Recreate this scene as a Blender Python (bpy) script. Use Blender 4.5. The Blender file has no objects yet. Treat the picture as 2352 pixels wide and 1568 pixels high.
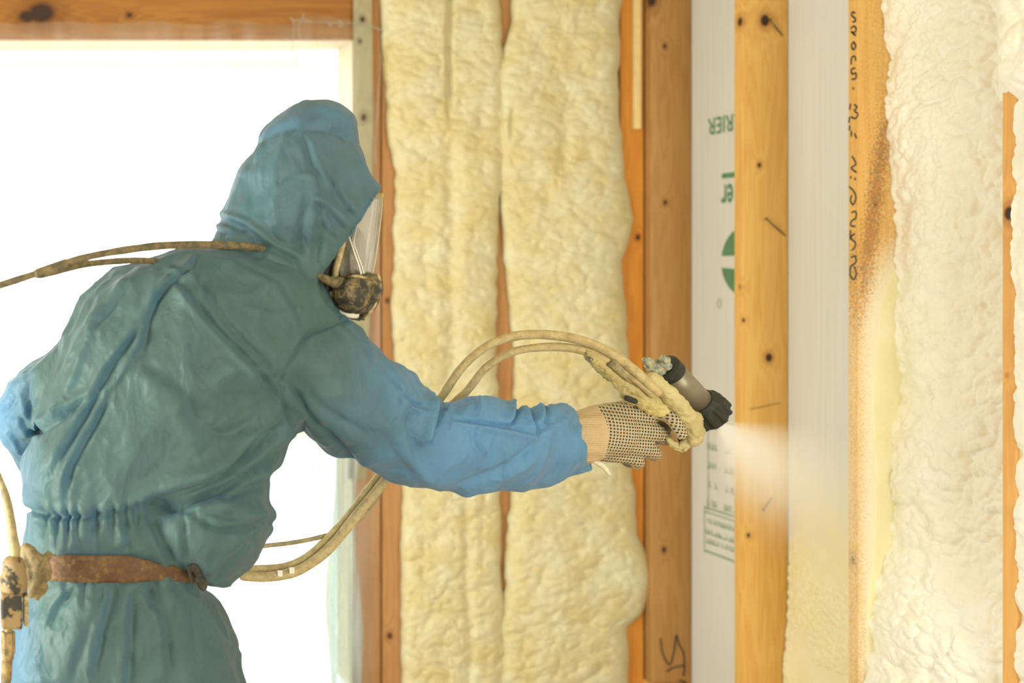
import bpy, bmesh, math, random
import numpy as np
from mathutils import Vector, Matrix, noise as mnoise

random.seed(7)
sc = bpy.context.scene
C = sc.collection
F = 2600.0            # focal length in pixels of the 2352 px frame
VX, HY, CAMH = -105.0, 620.0, 1.45

# ---------------------------------------------------------------- camera
cam = bpy.data.objects.new('camera', bpy.data.cameras.new('camera'))
C.objects.link(cam)
cam.location = (0, 0, CAMH)
cam.rotation_euler = (math.pi / 2, 0, 0)
cam.data.sensor_width = 36
cam.data.lens = 36 * F / 2352
cam.data.shift_x = (1176 - VX) / 2352
cam.data.shift_y = -(784 - HY) / 2352
cam.data.clip_start = 0.05
cam.data.dof.use_dof = True
cam.data.dof.focus_distance = 2.3
cam.data.dof.aperture_fstop = 2.1
sc.camera = cam

# ---------------------------------------------------------------- world, lights, exposure
w = bpy.data.worlds.new('World')
sc.world = w
w.use_nodes = True
bg = w.node_tree.nodes['Background']
bg.inputs['Color'].default_value = (0.86, 0.94, 1.0, 1)
bg.inputs['Strength'].default_value = 7.0


def area(name, loc, target, sx, sy, power, col):
    l = bpy.data.lights.new(name, 'AREA')
    l.shape = 'RECTANGLE'
    l.size, l.size_y = sx, sy
    l.energy = power
    l.color = col
    o = bpy.data.objects.new(name, l)
    C.objects.link(o)
    o.location = loc
    d = Vector(target) - Vector(loc)
    o.rotation_euler = d.to_track_quat('-Z', 'Y').to_euler()
    o['kind'] = 'helper'
    return o


# added area lamps standing in for daylight, at assumed openings outside the frame
area('added_light_left', (-1.44, 1.75, 0.85), (2.4, 2.8, 1.3), 1.0, 1.0, 98, (0.97, 1.0, 0.94))
area('added_light_front', (1.5, -1.45, 1.2), (2.1, 3.5, 1.0), 1.5, 1.7, 80, (0.97, 1.0, 0.84))
sc.view_settings.view_transform = 'Standard'
sc.view_settings.look = 'None'
sc.view_settings.gamma = 1
sc.view_settings.use_curve_mapping = False
sc.view_settings.exposure = -0.45
sc.cycles.use_denoising = True
sc.cycles.max_bounces = 10
sc.cycles.volume_bounces = 3
sc.cycles.transparent_max_bounces = 12
sc.cycles.sample_clamp_indirect = 6

# ---------------------------------------------------------------- helpers


def P(px, py, Y):
    return np.array([(px - VX) * Y / F, Y, CAMH - (py - HY) * Y / F])


def Parr(px, py, Y):
    return np.stack([(px - VX) * Y / F, Y, CAMH - (py - HY) * Y / F], -1)


def srgb(r, g, b):
    f = lambda c: (c / 255 / 12.92) if c / 255 <= 0.04045 else ((c / 255 + 0.055) / 1.055) ** 2.4
    return (f(r), f(g), f(b), 1)


def obj(name, verts, faces, mat=None, parent=None, smooth=False, base=True):
    verts = np.asarray(verts, float)
    o_ = np.zeros(3)
    if base and len(verts):
        lo, hi = verts.min(0), verts.max(0)
        o_ = np.array([(lo[0] + hi[0]) / 2, (lo[1] + hi[1]) / 2, lo[2]])
    pw = np.zeros(3)
    if parent is not None:
        pw = np.array(parent['_org'])
    me = bpy.data.meshes.new(name)
    me.from_pydata((verts - o_).tolist(), [], [list(map(int, f)) for f in faces])
    me.update()
    if smooth:
        me.polygons.foreach_set('use_smooth', [True] * len(me.polygons))
    if mat:
        me.materials.append(mat)
    o = bpy.data.objects.new(name, me)
    C.objects.link(o)
    if parent is not None:
        o.parent = parent
    o.location = o_ - pw
    o['_org'] = o_.tolist()
    return o


def empty(name, loc, parent=None):
    o = bpy.data.objects.new(name, None)
    C.objects.link(o)
    o.empty_display_size = 0.1
    pw = np.array(parent['_org']) if parent is not None else np.zeros(3)
    if parent is not None:
        o.parent = parent
    o.location = np.array(loc, float) - pw
    o['_org'] = [float(v) for v in loc]
    return o


def tag(o, label=None, cat=None, group=None, kind=None):
    if label: o['label'] = label
    if cat: o['category'] = cat
    if group: o['group'] = group
    if kind: o['kind'] = kind
    return o


class MB:
    def __init__(s):
        s.v, s.f, s.n = [], [], 0

    def add(s, v, f):
        v = np.asarray(v, float)
        s.v.append(v)
        s.f += [[i + s.n for i in q] for q in f]
        s.n += len(v)
        return s

    def box(s, a, b, ch=0.0):
        a, b = np.minimum(a, b), np.maximum(a, b)
        if ch <= 0:
            v = [(x, y, z) for x in (a[0], b[0]) for y in (a[1], b[1]) for z in (a[2], b[2])]
            s.add(v, [(0, 1, 3, 2), (4, 6, 7, 5), (0, 4, 5, 1), (2, 3, 7, 6), (0, 2, 6, 4), (1, 5, 7, 3)])
            return s
        bm = bmesh.new()
        bmesh.ops.create_cube(bm, size=1)
        for q in bm.verts:
            for k in range(3):
                q.co[k] = (a[k] + b[k]) / 2 + q.co[k] * (b[k] - a[k])
        bmesh.ops.bevel(bm, geom=bm.edges[:], offset=ch, segments=2, affect='EDGES', profile=0.5)
        s.bm(bm)
        return s

    def bm(s, bm):
        bm.verts.ensure_lookup_table()
        bm.verts.index_update()
        s.add([q.co[:] for q in bm.verts], [[q.index for q in f.verts] for f in bm.faces])
        bm.free()

    def tube(s, pts, rad, n=12, caps=True, ry=None, up=None, rnd=False):
        v, f = tube(pts, rad, n, caps, ry, up, rnd)
        return s.add(v, f)

    def build(s, name, mat=None, parent=None, smooth=False):
        return obj(name, np.concatenate(s.v), s.f, mat, parent, smooth)


def catmull(keys, n):
    """smooth resample of a list of rows"""
    k = np.asarray(keys, float)
    m = len(k)
    t = np.linspace(0, m - 1, n)
    i = np.clip(np.floor(t).astype(int), 0, m - 2)
    u = (t - i)[:, None]
    p0, p1, p2, p3 = k[np.maximum(i - 1, 0)], k[i], k[i + 1], k[np.minimum(i + 2, m - 1)]
    return 0.5 * ((2 * p1) + (-p0 + p2) * u + (2 * p0 - 5 * p1 + 4 * p2 - p3) * u ** 2 + (-p0 + 3 * p1 - 3 * p2 + p3) * u ** 3)


def rings(R, cap0=True, cap1=True):
    """loft of equal rings, shape (m, n, 3)"""
    R = np.asarray(R)
    m, n = R.shape[:2]
    v = R.reshape(-1, 3)
    f = [(i * n + j, i * n + (j + 1) % n, (i + 1) * n + (j + 1) % n, (i + 1) * n + j) for i in range(m - 1) for j in range(n)]
    extra = []
    if cap0:
        c = len(v) + len(extra); extra.append(R[0].mean(0))
        f += [(c, (j + 1) % n, j) for j in range(n)]
    if cap1:
        c = len(v) + len(extra); extra.append(R[-1].mean(0)); o = (m - 1) * n
        f += [(c, o + j, o + (j + 1) % n) for j in range(n)]
    if extra:
        v = np.concatenate([v, np.array(extra)])
    return v, f


def tube(pts, rad, n=12, caps=True, ry=None, up=None, rnd=False):
    pts = np.asarray(pts, float)
    m = len(pts)
    rad = np.broadcast_to(np.asarray(rad, float), (m,)).copy()
    ry = rad.copy() if ry is None else np.broadcast_to(np.asarray(ry, float), (m,)).copy()
    T = np.gradient(pts, axis=0)
    T /= np.linalg.norm(T, axis=1)[:, None] + 1e-12
    if rnd:   # rounded ends
        k = 5
        a = np.linspace(0, math.pi / 2, k + 1)[:-1]
        p0 = [pts[0] - T[0] * rad[0] * math.cos(x) for x in a]
        p1 = [pts[-1] + T[-1] * rad[-1] * math.cos(x) for x in a[::-1]]
        s0 = [max(math.sin(x), .02) for x in a]
        pts = np.concatenate([p0, pts, p1]); T = np.concatenate([[T[0]] * k, T, [T[-1]] * k])
        rad = np.concatenate([rad[0] * np.array(s0), rad, rad[-1] * np.array(s0[::-1])])
        ry = np.concatenate([ry[0] * np.array(s0), ry, ry[-1] * np.array(s0[::-1])])
        m = len(pts)
    u = np.array(up if up is not None else (0, 1, 0), float)
    R = []
    a = np.linspace(0, 2 * math.pi, n, endpoint=False)
    for i in range(m):
        u2 = u - T[i] * np.dot(u, T[i])
        if np.linalg.norm(u2) < 1e-4:
            u2 = np.cross(T[i], (1, .3, 0))
        u2 /= np.linalg.norm(u2)
        if up is None: u = u2
        s = np.cross(T[i], u2)
        R.append(pts[i] + np.outer(np.cos(a) * rad[i], s) + np.outer(np.sin(a) * ry[i], u2))
    return rings(R, caps, caps)


def remesh(v, f, voxel, smooth=2, fac=0.5, name='tmp'):
    me = bpy.data.meshes.new(name)
    me.from_pydata(np.asarray(v).tolist(), [], [list(map(int, q)) for q in f])
    bm = bmesh.new(); bm.from_mesh(me); bmesh.ops.recalc_face_normals(bm, faces=bm.faces[:]); bm.to_mesh(me); bm.free()
    o = bpy.data.objects.new(name, me)
    C.objects.link(o)
    r = o.modifiers.new('r', 'REMESH'); r.mode = 'VOXEL'; r.voxel_size = voxel
    s = o.modifiers.new('s', 'SMOOTH'); s.factor = fac; s.iterations = smooth
    dg = bpy.context.evaluated_depsgraph_get()
    e = bpy.data.meshes.new_from_object(o.evaluated_get(dg))
    n = len(e.vertices)
    V = np.zeros(n * 3); e.vertices.foreach_get('co', V)
    N = np.zeros(n * 3); e.vertex_normals.foreach_get('vector', N)
    Fc = [list(p.vertices) for p in e.polygons]
    bpy.data.objects.remove(o); bpy.data.meshes.remove(me); bpy.data.meshes.remove(e)
    return V.reshape(-1, 3), N.reshape(-1, 3), Fc


rng = np.random.default_rng(5)
TX, TY, TV = rng.random((256, 256)), rng.random((256, 256)), rng.random((256, 256))


def worley(x, y, seed=0):
    xi, yi = np.floor(x).astype(int), np.floor(y).astype(int)
    best = np.full(x.shape, 9.0)
    for dx in (-1, 0, 1):
        for dy in (-1, 0, 1):
            i, j = (xi + dx + seed * 17) & 255, (yi + dy + seed * 31) & 255
            d = (xi + dx + TX[i, j] - x) ** 2 + (yi + dy + TY[i, j] - y) ** 2
            best = np.minimum(best, d)
    return best


def vn(x, y, seed=0):
    xi, yi = np.floor(x).astype(int), np.floor(y).astype(int)
    u, v = x - xi, y - yi
    u, v = u * u * (3 - 2 * u), v * v * (3 - 2 * v)
    g = lambda a, b: TV[(xi + a + seed * 13) & 255, (yi + b + seed * 7) & 255]
    return (g(0, 0) * (1 - u) + g(1, 0) * u) * (1 - v) + (g(0, 1) * (1 - u) + g(1, 1) * u) * v


def grid_faces(m, n):
    i, j = np.meshgrid(np.arange(m - 1), np.arange(n - 1), indexing='ij')
    a = i * n + j
    return np.stack([a, a + 1, a + n + 1, a + n], -1).reshape(-1, 4)


# ---------------------------------------------------------------- materials
class NT:
    def __init__(s, name):
        s.m = bpy.data.materials.new(name)
        s.m.use_nodes = True
        s.t = s.m.node_tree
        s.b = s.t.nodes['Principled BSDF']
        s.out = s.t.nodes['Material Output']

    def n(s, typ, ins=None, **kw):
        q = s.t.nodes.new(typ)
        for k, v in kw.items():
            setattr(q, k, v)
        for k, v in (ins or {}).items():
            s.set(q.inputs[k], v)
        return q

    def set(s, sock, v):
        if isinstance(v, bpy.types.NodeSocket): s.t.links.new(v, sock)
        elif isinstance(v, bpy.types.Node): s.t.links.new(v.outputs[0], sock)
        else: sock.default_value = v

    def math(s, op, a, b=None, c=None, clamp=False):
        q = s.n('ShaderNodeMath', operation=op, use_clamp=clamp)
        for i, v in enumerate((a, b, c)):
            if v is not None: s.set(q.inputs[i], v)
        return q.outputs[0]

    def mix(s, f, a, b):
        q = s.n('ShaderNodeMix', data_type='RGBA')
        s.set(q.inputs[0], f); s.set(q.inputs[6], a); s.set(q.inputs[7], b)
        return q.outputs[2]

    def pos(s, scale=(1, 1, 1), off=(0, 0, 0)):
        g = s.n('ShaderNodeNewGeometry')
        q = s.n('ShaderNodeMapping'); s.t.links.new(g.outputs['Position'], q.inputs[0])
        q.inputs['Scale'].default_value = scale
        q.inputs['Location'].default_value = off
        return q.outputs[0]

    def noise(s, vec, scale, detail=3, rough=0.5, dist=0.0):
        q = s.n('ShaderNodeTexNoise')
        s.set(q.inputs['Vector'], vec); q.inputs['Scale'].default_value = scale
        q.inputs['Detail'].default_value = detail; q.inputs['Roughness'].default_value = rough
        q.inputs['Distortion'].default_value = dist
        return q.outputs[0]

    def ramp(s, f, lo, hi):
        q = s.n('ShaderNodeMapRange')
        s.set(q.inputs[0], f); s.set(q.inputs[1], lo); s.set(q.inputs[2], hi)
        return q.outputs[0]

    def bump(s, h, strength=0.3, dist=0.002):
        q = s.n('ShaderNodeBump'); s.set(q.inputs['Height'], h)
        q.inputs['Strength'].default_value = strength; q.inputs['Distance'].default_value = dist
        s.t.links.new(q.outputs[0], s.b.inputs['Normal'])
        return q

    def dist_to(s, pt, sc_=(1, 1, 1)):
        g = s.n('ShaderNodeNewGeometry')
        q = s.n('ShaderNodeVectorMath', operation='SUBTRACT'); s.t.links.new(g.outputs['Position'], q.inputs[0])
        q.inputs[1].default_value = tuple(pt)
        q2 = s.n('ShaderNodeVectorMath', operation='MULTIPLY'); s.t.links.new(q.outputs[0], q2.inputs[0]); q2.inputs[1].default_value = sc_
        q3 = s.n('ShaderNodeVectorMath', operation='LENGTH'); s.t.links.new(q2.outputs[0], q3.inputs[0])
        return q3.outputs['Value']


def plain(name, col, rough=0.6, metal=0.0, var=0.12, scale=30, bump=0.15, col2=None):
    k = NT(name)
    nz = k.noise(k.pos(), scale, 4)
    c2 = col2 or tuple(c * (1 - var) for c in col[:3]) + (1,)
    k.set(k.b.inputs['Base Color'], k.mix(k.ramp(nz, .35, .65), col, c2))
    k.b.inputs['Roughness'].default_value = rough
    k.b.inputs['Metallic'].default_value = metal
    if bump: k.bump(k.noise(k.pos(), scale * 6, 3), bump, .001)
    return k.m


def wood(name, light, dark, axis='z', knots=(), seed=0.0, extra=None):
    """softwood: long grain along the axis, growth lines, knots (px,py,Y,r)"""
    k = NT(name)
    st = {'z': (1, 1, .05), 'x': (.05, 1, 1), 'y': (1, .05, 1)}[axis]
    p = k.pos(st, (seed, seed * 2, seed * 3))
    # knots bend the grain
    kd = None
    for (pt, r) in knots:
        d = k.dist_to(pt, {'z': (1, 1, .75), 'x': (.75, 1, 1), 'y': (1, .75, 1)}[axis])
        e = k.math('DIVIDE', d, r)
        kd = e if kd is None else k.math('MINIMUM', kd, e)
    n1 = k.noise(p, 22, 3, .55, .6)
    if kd is not None:
        g = k.math('EXPONENT', k.math('MULTIPLY', kd, -0.5))
        n1 = k.math('ADD', n1, k.math('MULTIPLY', g, .5))
    ring = k.math('SINE', k.math('MULTIPLY', n1, 46))
    fine = k.noise(k.pos(st), 420, 2)
    f = k.math('ADD', k.math('MULTIPLY', ring, .16), k.math('MULTIPLY', fine, .45))
    f = k.math('ADD', f, k.math('MULTIPLY', k.noise(k.pos(), 2.3, 2), .5))
    col = k.mix(k.ramp(f, .2, .95), light, dark)
    if kd is not None:
        rim = k.ramp(kd, 2.6, 1.0)
        col = k.mix(k.math('MULTIPLY', rim, .55), col, (dark[0] * .55, dark[1] * .42, dark[2] * .35, 1))
        core = k.ramp(kd, 1.15, .7)
        col = k.mix(core, col, (.045, .022, .012, 1))
    if extra: col = extra(k, col)
    k.set(k.b.inputs['Base Color'], col)
    k.b.inputs['Roughness'].default_value = .62
    k.b.inputs['Specular IOR Level'].default_value = .3
    k.bump(f, .12, .001)
    return k.m

# ================================================================ THE SETTING
X0, X1 = 2.381, 2.521          # room face and back of the right-hand studs
YB = 3.91                      # room face of the back wall framing
ZT = 2.62
WL, WD = srgb(226, 182, 104), srgb(204, 148, 68)
WLb, WDb = srgb(206, 156, 98), srgb(184, 124, 68)
m_floor = plain('subfloor', srgb(176, 150, 110), .7, 0, .2, 6)
m_plain_wall = plain('board_wall', srgb(214, 200, 168), .8, 0, .05, 3)

floor = MB()
f_ = empty('floor', (0.45, 1.5, 0)); tag(f_, kind='structure')
ys = [-1.5, -0.28, 0.94, 2.16, 3.38, 3.93]
for i in range(5):
    for j in range(2):
        xa, xb = (-1.5, .55) if j == 0 else (.55, 2.6)
        MB().box((xa + .002, ys[i] + .002, -.022), (xb - .002, ys[i + 1] - .002, 0)).build('plywood_sheet', m_floor, f_)
c_ = MB().box((-1.55, -1.55, 2.70), (2.6, 4.3, 2.74)).build('ceiling', m_plain_wall); tag(c_, kind='structure')

# left wall with an assumed opening for the added lamp
wl = empty('wall_left', (-1.5, 1.2, 0)); tag(wl, kind='structure')
MB().box((-1.6, -1.5, 0), (-1.5, 1.15, 2.7)).build('wall_panel', m_plain_wall, wl)
MB().box((-1.6, 2.35, 0), (-1.5, 4.2, 2.7)).build('wall_panel', m_plain_wall, wl)
MB().box((-1.6, 1.15, 0), (-1.5, 2.35, .28)).build('wall_panel', m_plain_wall, wl)
MB().box((-1.6, 1.15, 1.45), (-1.5, 2.35, 2.7)).build('wall_panel', m_plain_wall, wl)
wf = empty('wall_front', (.5, -1.5, 0)); tag(wf, kind='structure')
MB().box((-1.5, -1.6, 0), (.7, -1.5, 2.7)).build('wall_panel', m_plain_wall, wf)
MB().box((2.3, -1.6, 0), (2.6, -1.5, 2.7)).build('wall_panel', m_plain_wall, wf)
MB().box((.7, -1.6, 0), (2.3, -1.5, .32)).build('wall_panel', m_plain_wall, wf)
MB().box((.7, -1.6, 2.4), (2.3, -1.5, 2.7)).build('wall_panel', m_plain_wall, wf)


def board(name, a, b, mat, parent, ch=.002):
    return MB().box(a, b, ch).build(name, mat, parent, False)


def ribbon(name, strokes, mat, parent, mapf, width, nrm, lift=.0006):
    """flat marker strokes: polylines of (px,py) placed on a surface"""
    mb = MB()
    nrm = np.array(nrm, float)
    for st in strokes:
        w_ = width
        if isinstance(st, tuple): st, w_ = st
        p = catmull([list(mapf(*q)) for q in st], max(2, (len(st) - 1) * 6 + 1)) if len(st) > 2 else np.array([mapf(*q) for q in st])
        T = np.gradient(p, axis=0); T /= np.linalg.norm(T, axis=1)[:, None] + 1e-9
        S = np.cross(T, nrm) * w_ / 2
        v = np.concatenate([p + S + nrm * lift, p - S + nrm * lift])
        n = len(p)
        mb.add(v, [(i, i + 1, n + i + 1, n + i) for i in range(n - 1)])
    return mb.build(name, mat, parent)


# ---- right wall -------------------------------------------------
wr = empty('wall_right', (X0, 1.5, 0)); tag(wr, kind='structure')


def overspray(amount, side=False):
    def fn(k, col):
        g = k.n('ShaderNodeNewGeometry')
        xyz = k.n('ShaderNodeSeparateXYZ'); k.t.links.new(g.outputs['Position'], xyz.inputs[0])
        X, Z = xyz.outputs[0], xyz.outputs[2]
        sp = k.noise(k.pos(), 330, 3, .7)
        # pale dusting of foam mist, heavier low down and towards the cavity
        zf = k.ramp(Z, 1.56, 1.30)
        xf = k.ramp(X, X0 - .01, X0 + .11)
        lim = k.math('ADD', k.math('MULTIPLY', zf, k.math('ADD', k.math('MULTIPLY', xf, 1.6), .42)), k.math('MULTIPLY', xf, .45))
        lim = k.math('ADD', lim, -0.12)
        cov = k.ramp(k.math('ADD', lim, k.math('MULTIPLY', k.math('SUBTRACT', sp, .5), 2.3)), .25, .95)
        col = k.mix(k.math('MULTIPLY', k.ramp(k.math('ADD', sp, k.math('MULTIPLY', xf, .10)), .52, .68), .5), col, srgb(242, 205, 150))
        # rust-brown and dark specks in a slanting band
        s2 = k.noise(k.pos((1, 1, 1), (3, 1, 0)), 200, 3, .75)
        band = k.math('ADD', k.math('MULTIPLY', X, 1.0), k.math('MULTIPLY', Z, -.13))
        bd = k.math('ABSOLUTE', k.math('SUBTRACT', band, X0 + .046 - .13 * 1.66))
        bz = k.math('MULTIPLY', k.ramp(Z, 2.0, 1.75), k.ramp(Z, 1.2, 1.5))
        ba = k.math('MULTIPLY', k.ramp(bd, .042, .0), bz)
        dk = k.ramp(k.math('ADD', s2, k.math('MULTIPLY', ba, .26)), .60, .70)
        dk = k.math('MULTIPLY', dk, k.ramp(ba, 0.02, .3))
        col = k.mix(cov, col, srgb(240, 232, 204))
        rust = k.mix(k.ramp(k.noise(k.pos(), 60, 2), .45, .6), srgb(158, 92, 58), srgb(104, 88, 62))
        col = k.mix(k.math('MULTIPLY', dk, .65), col, rust)
        return col
    return fn


studY = {0: (3.868, 3.903), 1: (3.420, 3.456), 2: (2.981, 3.015), 3: (2.538, 2.572)}
for i in range(4, 13): studY[i] = (2.538 - .443 * (i - 3), 2.574 - .443 * (i - 3))
kn1 = [((P(1757, 47, 3.42)), .014), (P(1697, 50, 3.43), .011), (P(1744, 379, 3.42), .0055), (P(1766, 821, 3.42), .010), (P(1703, 659, 3.43), .005),
       (P(1719, 1229, 3.42), .005), (P(1708, 735, 3.42), .004), (P(1690, 1375, 3.43), .004)]
kn2 = [(P(1950, 1285, 3.0), .012), (P(2012, 470, 2.981), .004)]
kn0 = [(P(1495, -2, 3.868), .02), (P(1527, 106, 3.868), .006), (P(1528, 465, 3.868), .006), (P(1525, 1262, 3.868), .007)]
kn3 = [(P(2322, 490, 2.555), .013), (P(2308, 862, 2.56), .004)]
mats = {0: wood('pine_corner', srgb(186, 142, 84), srgb(160, 112, 58), 'z', kn0, 1.0), 1: wood('pine_bright', WL, WD, 'z', kn1, 2.0),
        2: wood('pine_oversprayed', WL, WD, 'z', kn2, 3.0, overspray(1)), 3: wood('pine_near', srgb(236, 184, 108), srgb(222, 160, 84), 'z', kn3, 4.0)}
slabels = {0: 'brown pine corner stud with a handwritten black mark near its foot',
           1: 'bright orange pine stud with three bent nails and small knots',
           2: 'pine stud with vertical black handwriting and speckled foam overspray',
           3: 'narrow pine stud with a knot between two foam-filled bays'}
studs = {}
for i, (ya, yb) in studY.items():
    o = board('stud', (X0, ya, .04), (X1 - .002, yb, ZT), mats.get(i, mats[1]), wr)
    if i in slabels: o['label'] = slabels[i]
    studs[i] = o
board('bottom_plate', (X0, -1.5, 0), (X1, 4.0, .038), mats[1], wr)
board('top_plate', (X0, -1.5, ZT), (X1, 4.0, ZT + .04), mats[1], wr)


def sheath_mat():
    k = NT('foil_faced_sheathing')
    g = k.n('ShaderNodeNewGeometry')
    xyz = k.n('ShaderNodeSeparateXYZ'); k.t.links.new(g.outputs['Position'], xyz.inputs[0])
    Y, Z = xyz.outputs[1], xyz.outputs[2]
    base = k.mix(k.ramp(k.noise(k.pos((1, 1, .02)), 90, 3), .3, .7), srgb(226, 229, 226), srgb(219, 222, 218))
    # yellow foam mist that has settled on the bay being sprayed
    inbay = k.math('MULTIPLY', k.ramp(Y, 3.42, 3.40), k.ramp(Y, 3.0, 3.02))
    nz = k.noise(k.pos((1, 1, .6)), 14, 4)
    lim = k.ramp(k.math('ADD', Z, k.math('MULTIPLY', k.math('SUBTRACT', nz, .5), .35)), .92, .62)
    base = k.mix(k.math('MULTIPLY', inbay, lim), base, srgb(238, 230, 186))
    k.set(k.b.inputs['Base Color'], base)
    k.b.inputs['Roughness'].default_value = .5
    k.bump(k.noise(k.pos((1, 1, .05)), 160, 2), .05, .001)
    return k.m


m_sheath = sheath_mat()
panels = []
for (ya, yb) in ((-1.5, -.57), (-.57, .76), (.76, 2.09), (2.09, 3.0), (3.0, 4.1)):
    panels.append(MB().box((X1, ya + .001, 0), (X1 + .03, yb - .001, 2.70)).build('sheathing_panel', m_sheath, wr))
pan = panels[-1]
pan['label'] = 'pale grey sheathing panel with upside-down green printing'

# green printing on the sheathing (upside down)
m_green = plain('green_ink', srgb(96, 148, 112), .55, 0, .12, 40, 0)
m_green2 = plain('green_ink_faint', srgb(150, 176, 150), .55, 0, .1, 40, 0)


def Ysh(px, X=X1): return X * F / (px - VX)
def Zat(py, Y): return CAMH - (py - HY) * Y / F


def to_mesh_obj(o, name, mat, parent, M):
    dg = bpy.context.evaluated_depsgraph_get()
    me = bpy.data.meshes.new_from_object(o.evaluated_get(dg))
    V = np.zeros(len(me.vertices) * 3); me.vertices.foreach_get('co', V); V = V.reshape(-1, 3)
    Fc = [list(p.vertices) for p in me.polygons]
    bpy.data.objects.remove(o)
    Mn = np.array(M)
    V = V @ Mn[:3, :3].T + Mn[:3, 3]
    return obj(name, V, Fc, mat, parent)


def sheath_text(txt, Yend, ztop, size, mat, squeeze=1.0, bold=.004, name='lettering'):
    """text rotated by 180 degrees on the X1 plane; its last letter ends at Yend, its feet at ztop"""
    cu = bpy.data.curves.new(name, 'FONT'); cu.body = txt; cu.size = size; cu.align_x = 'RIGHT'; cu.offset = bold
    cu.space_character = 1.02
    o = bpy.data.objects.new(name, cu); C.objects.link(o)
    M = Matrix(((0, 0, -1, X1 - .0012), (squeeze, 0, 0, Yend), (0, -1, 0, ztop), (0, 0, 0, 1)))
    return to_mesh_obj(o, name, mat, pan, M)


sheath_text('BARRIER', Ysh(1627), Zat(268, Ysh(1655)), .078, m_green, .80, .001)
sheath_text('er', Ysh(1658), Zat(424, Ysh(1672)), .125, m_green, .50, .002)


def sh(px, py):
    Y = Ysh(px); return np.array([X1 - .0012, Y, Zat(py, Y)])


bar = MB()
def sheath_quad(mb, pxa, pya, pxb, pyb, Yref=None):
    Ya, Yb_ = Ysh(pxa), Ysh(pxb); Yr = (Ya + Yb_) / 2
    mb.add([(X1 - .0012, Ya, Zat(pya, Yr)), (X1 - .0012, Yb_, Zat(pya, Yr)), (X1 - .0012, Yb_, Zat(pyb, Yr)), (X1 - .0012, Ya, Zat(pyb, Yr))], [(0, 3, 2, 1)])
sheath_quad(bar, 1659, 396, 1700, 408)
bar.build('lettering', m_green, pan)
# round emblem with a pale cross band
cy_, cz_, R_ = Ysh(1712), Zat(615, Ysh(1690)), .112
em = MB()
for (lo, hi) in ((math.radians(10), math.radians(170)), (math.radians(190), math.radians(350))):
    a = np.linspace(lo, hi, 30)
    sgn = 1 if lo < 3 else -1
    off = .032 if sgn > 0 else .0
    outer = [(X1 - .0012, cy_ + math.cos(t) * R_, cz_ + .02 + math.sin(t) * R_) for t in a]
    cut = [(X1 - .0012, cy_ + math.cos(t) * R_ * .35, cz_ + .02 + math.copysign(R_ * .17, math.sin(t)) + math.sin(t) * R_ * (.0 if sgn > 0 else .25)) for t in a]
    n = len(a)
    em.add(outer + cut, [(i, i + 1, n + i + 1, n + i) for i in range(n - 1)])
em.build('emblem', m_green, pan)
ring_ = MB()
rp = [sh(1653 + 5 * math.cos(t), 697 + 11 * math.sin(t)) for t in np.linspace(0, 2 * math.pi, 17)]
ribbon('lettering', [[(1653 + 4 * math.cos(t), 697 + 10 * math.sin(t)) for t in np.linspace(0, 6.283, 13)]], m_green2, pan, sh, .003, (-1, 0, 0))
tb = MB()
Ye = Ysh(1618)
def tline(py, th, Ya=Ye, Yb_=3.47):
    z = Zat(py, Ysh(1648)); tb.add([(X1 - .0012, Ya, z), (X1 - .0012, Yb_, z), (X1 - .0012, Yb_, z - th), (X1 - .0012, Ya, z - th)], [(0, 3, 2, 1)])
for py, th in ((1171, .006), (1182, .004), (1272, .007), (966, .006), (985, .004)): tline(py, th)
for (ya, za, zb) in ((Ye, Zat(1165, Ye), Zat(1268, Ye)), (Ye - .018, Zat(960, Ye), Zat(1170, Ye))):
    tb.add([(X1 - .0012, ya, za), (X1 - .0012, ya - .004, za), (X1 - .0012, ya - .004, zb), (X1 - .0012, ya, zb)], [(0, 1, 2, 3)])
tb.build('printed_table', m_green2, pan)
dash = MB()
rr = random.Random(3)
for py in (1022, 1066, 1110, 1152, 1196, 1222, 1243):
    cols = ((1625, 1647), (1664, 1700)) if py < 1180 else ((1622, 1700),)
    for (a_, b_) in cols:
        ya, ye = Ysh(a_), Ysh(b_)
        t = ya
        while t > ye:
            z = Zat(py, Ysh(1648)); hh = .020 if py < 1180 else .016
            wdt = .0035
            if rr.random() < .8:
                dash.add([(X1 - .0012, t, z), (X1 - .0012, t - wdt, z), (X1 - .0012, t - wdt, z - hh), (X1 - .0012, t, z - hh)], [(0, 3, 2, 1)])
            if rr.random() < .5:
                dash.add([(X1 - .0012, t, z - hh + .004), (X1 - .0012, t - .011, z - hh + .004), (X1 - .0012, t - .011, z - hh), (X1 - .0012, t, z - hh)], [(0, 3, 2, 1)])
            t -= .010
dash.build('small_print', m_green2, pan)

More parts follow.
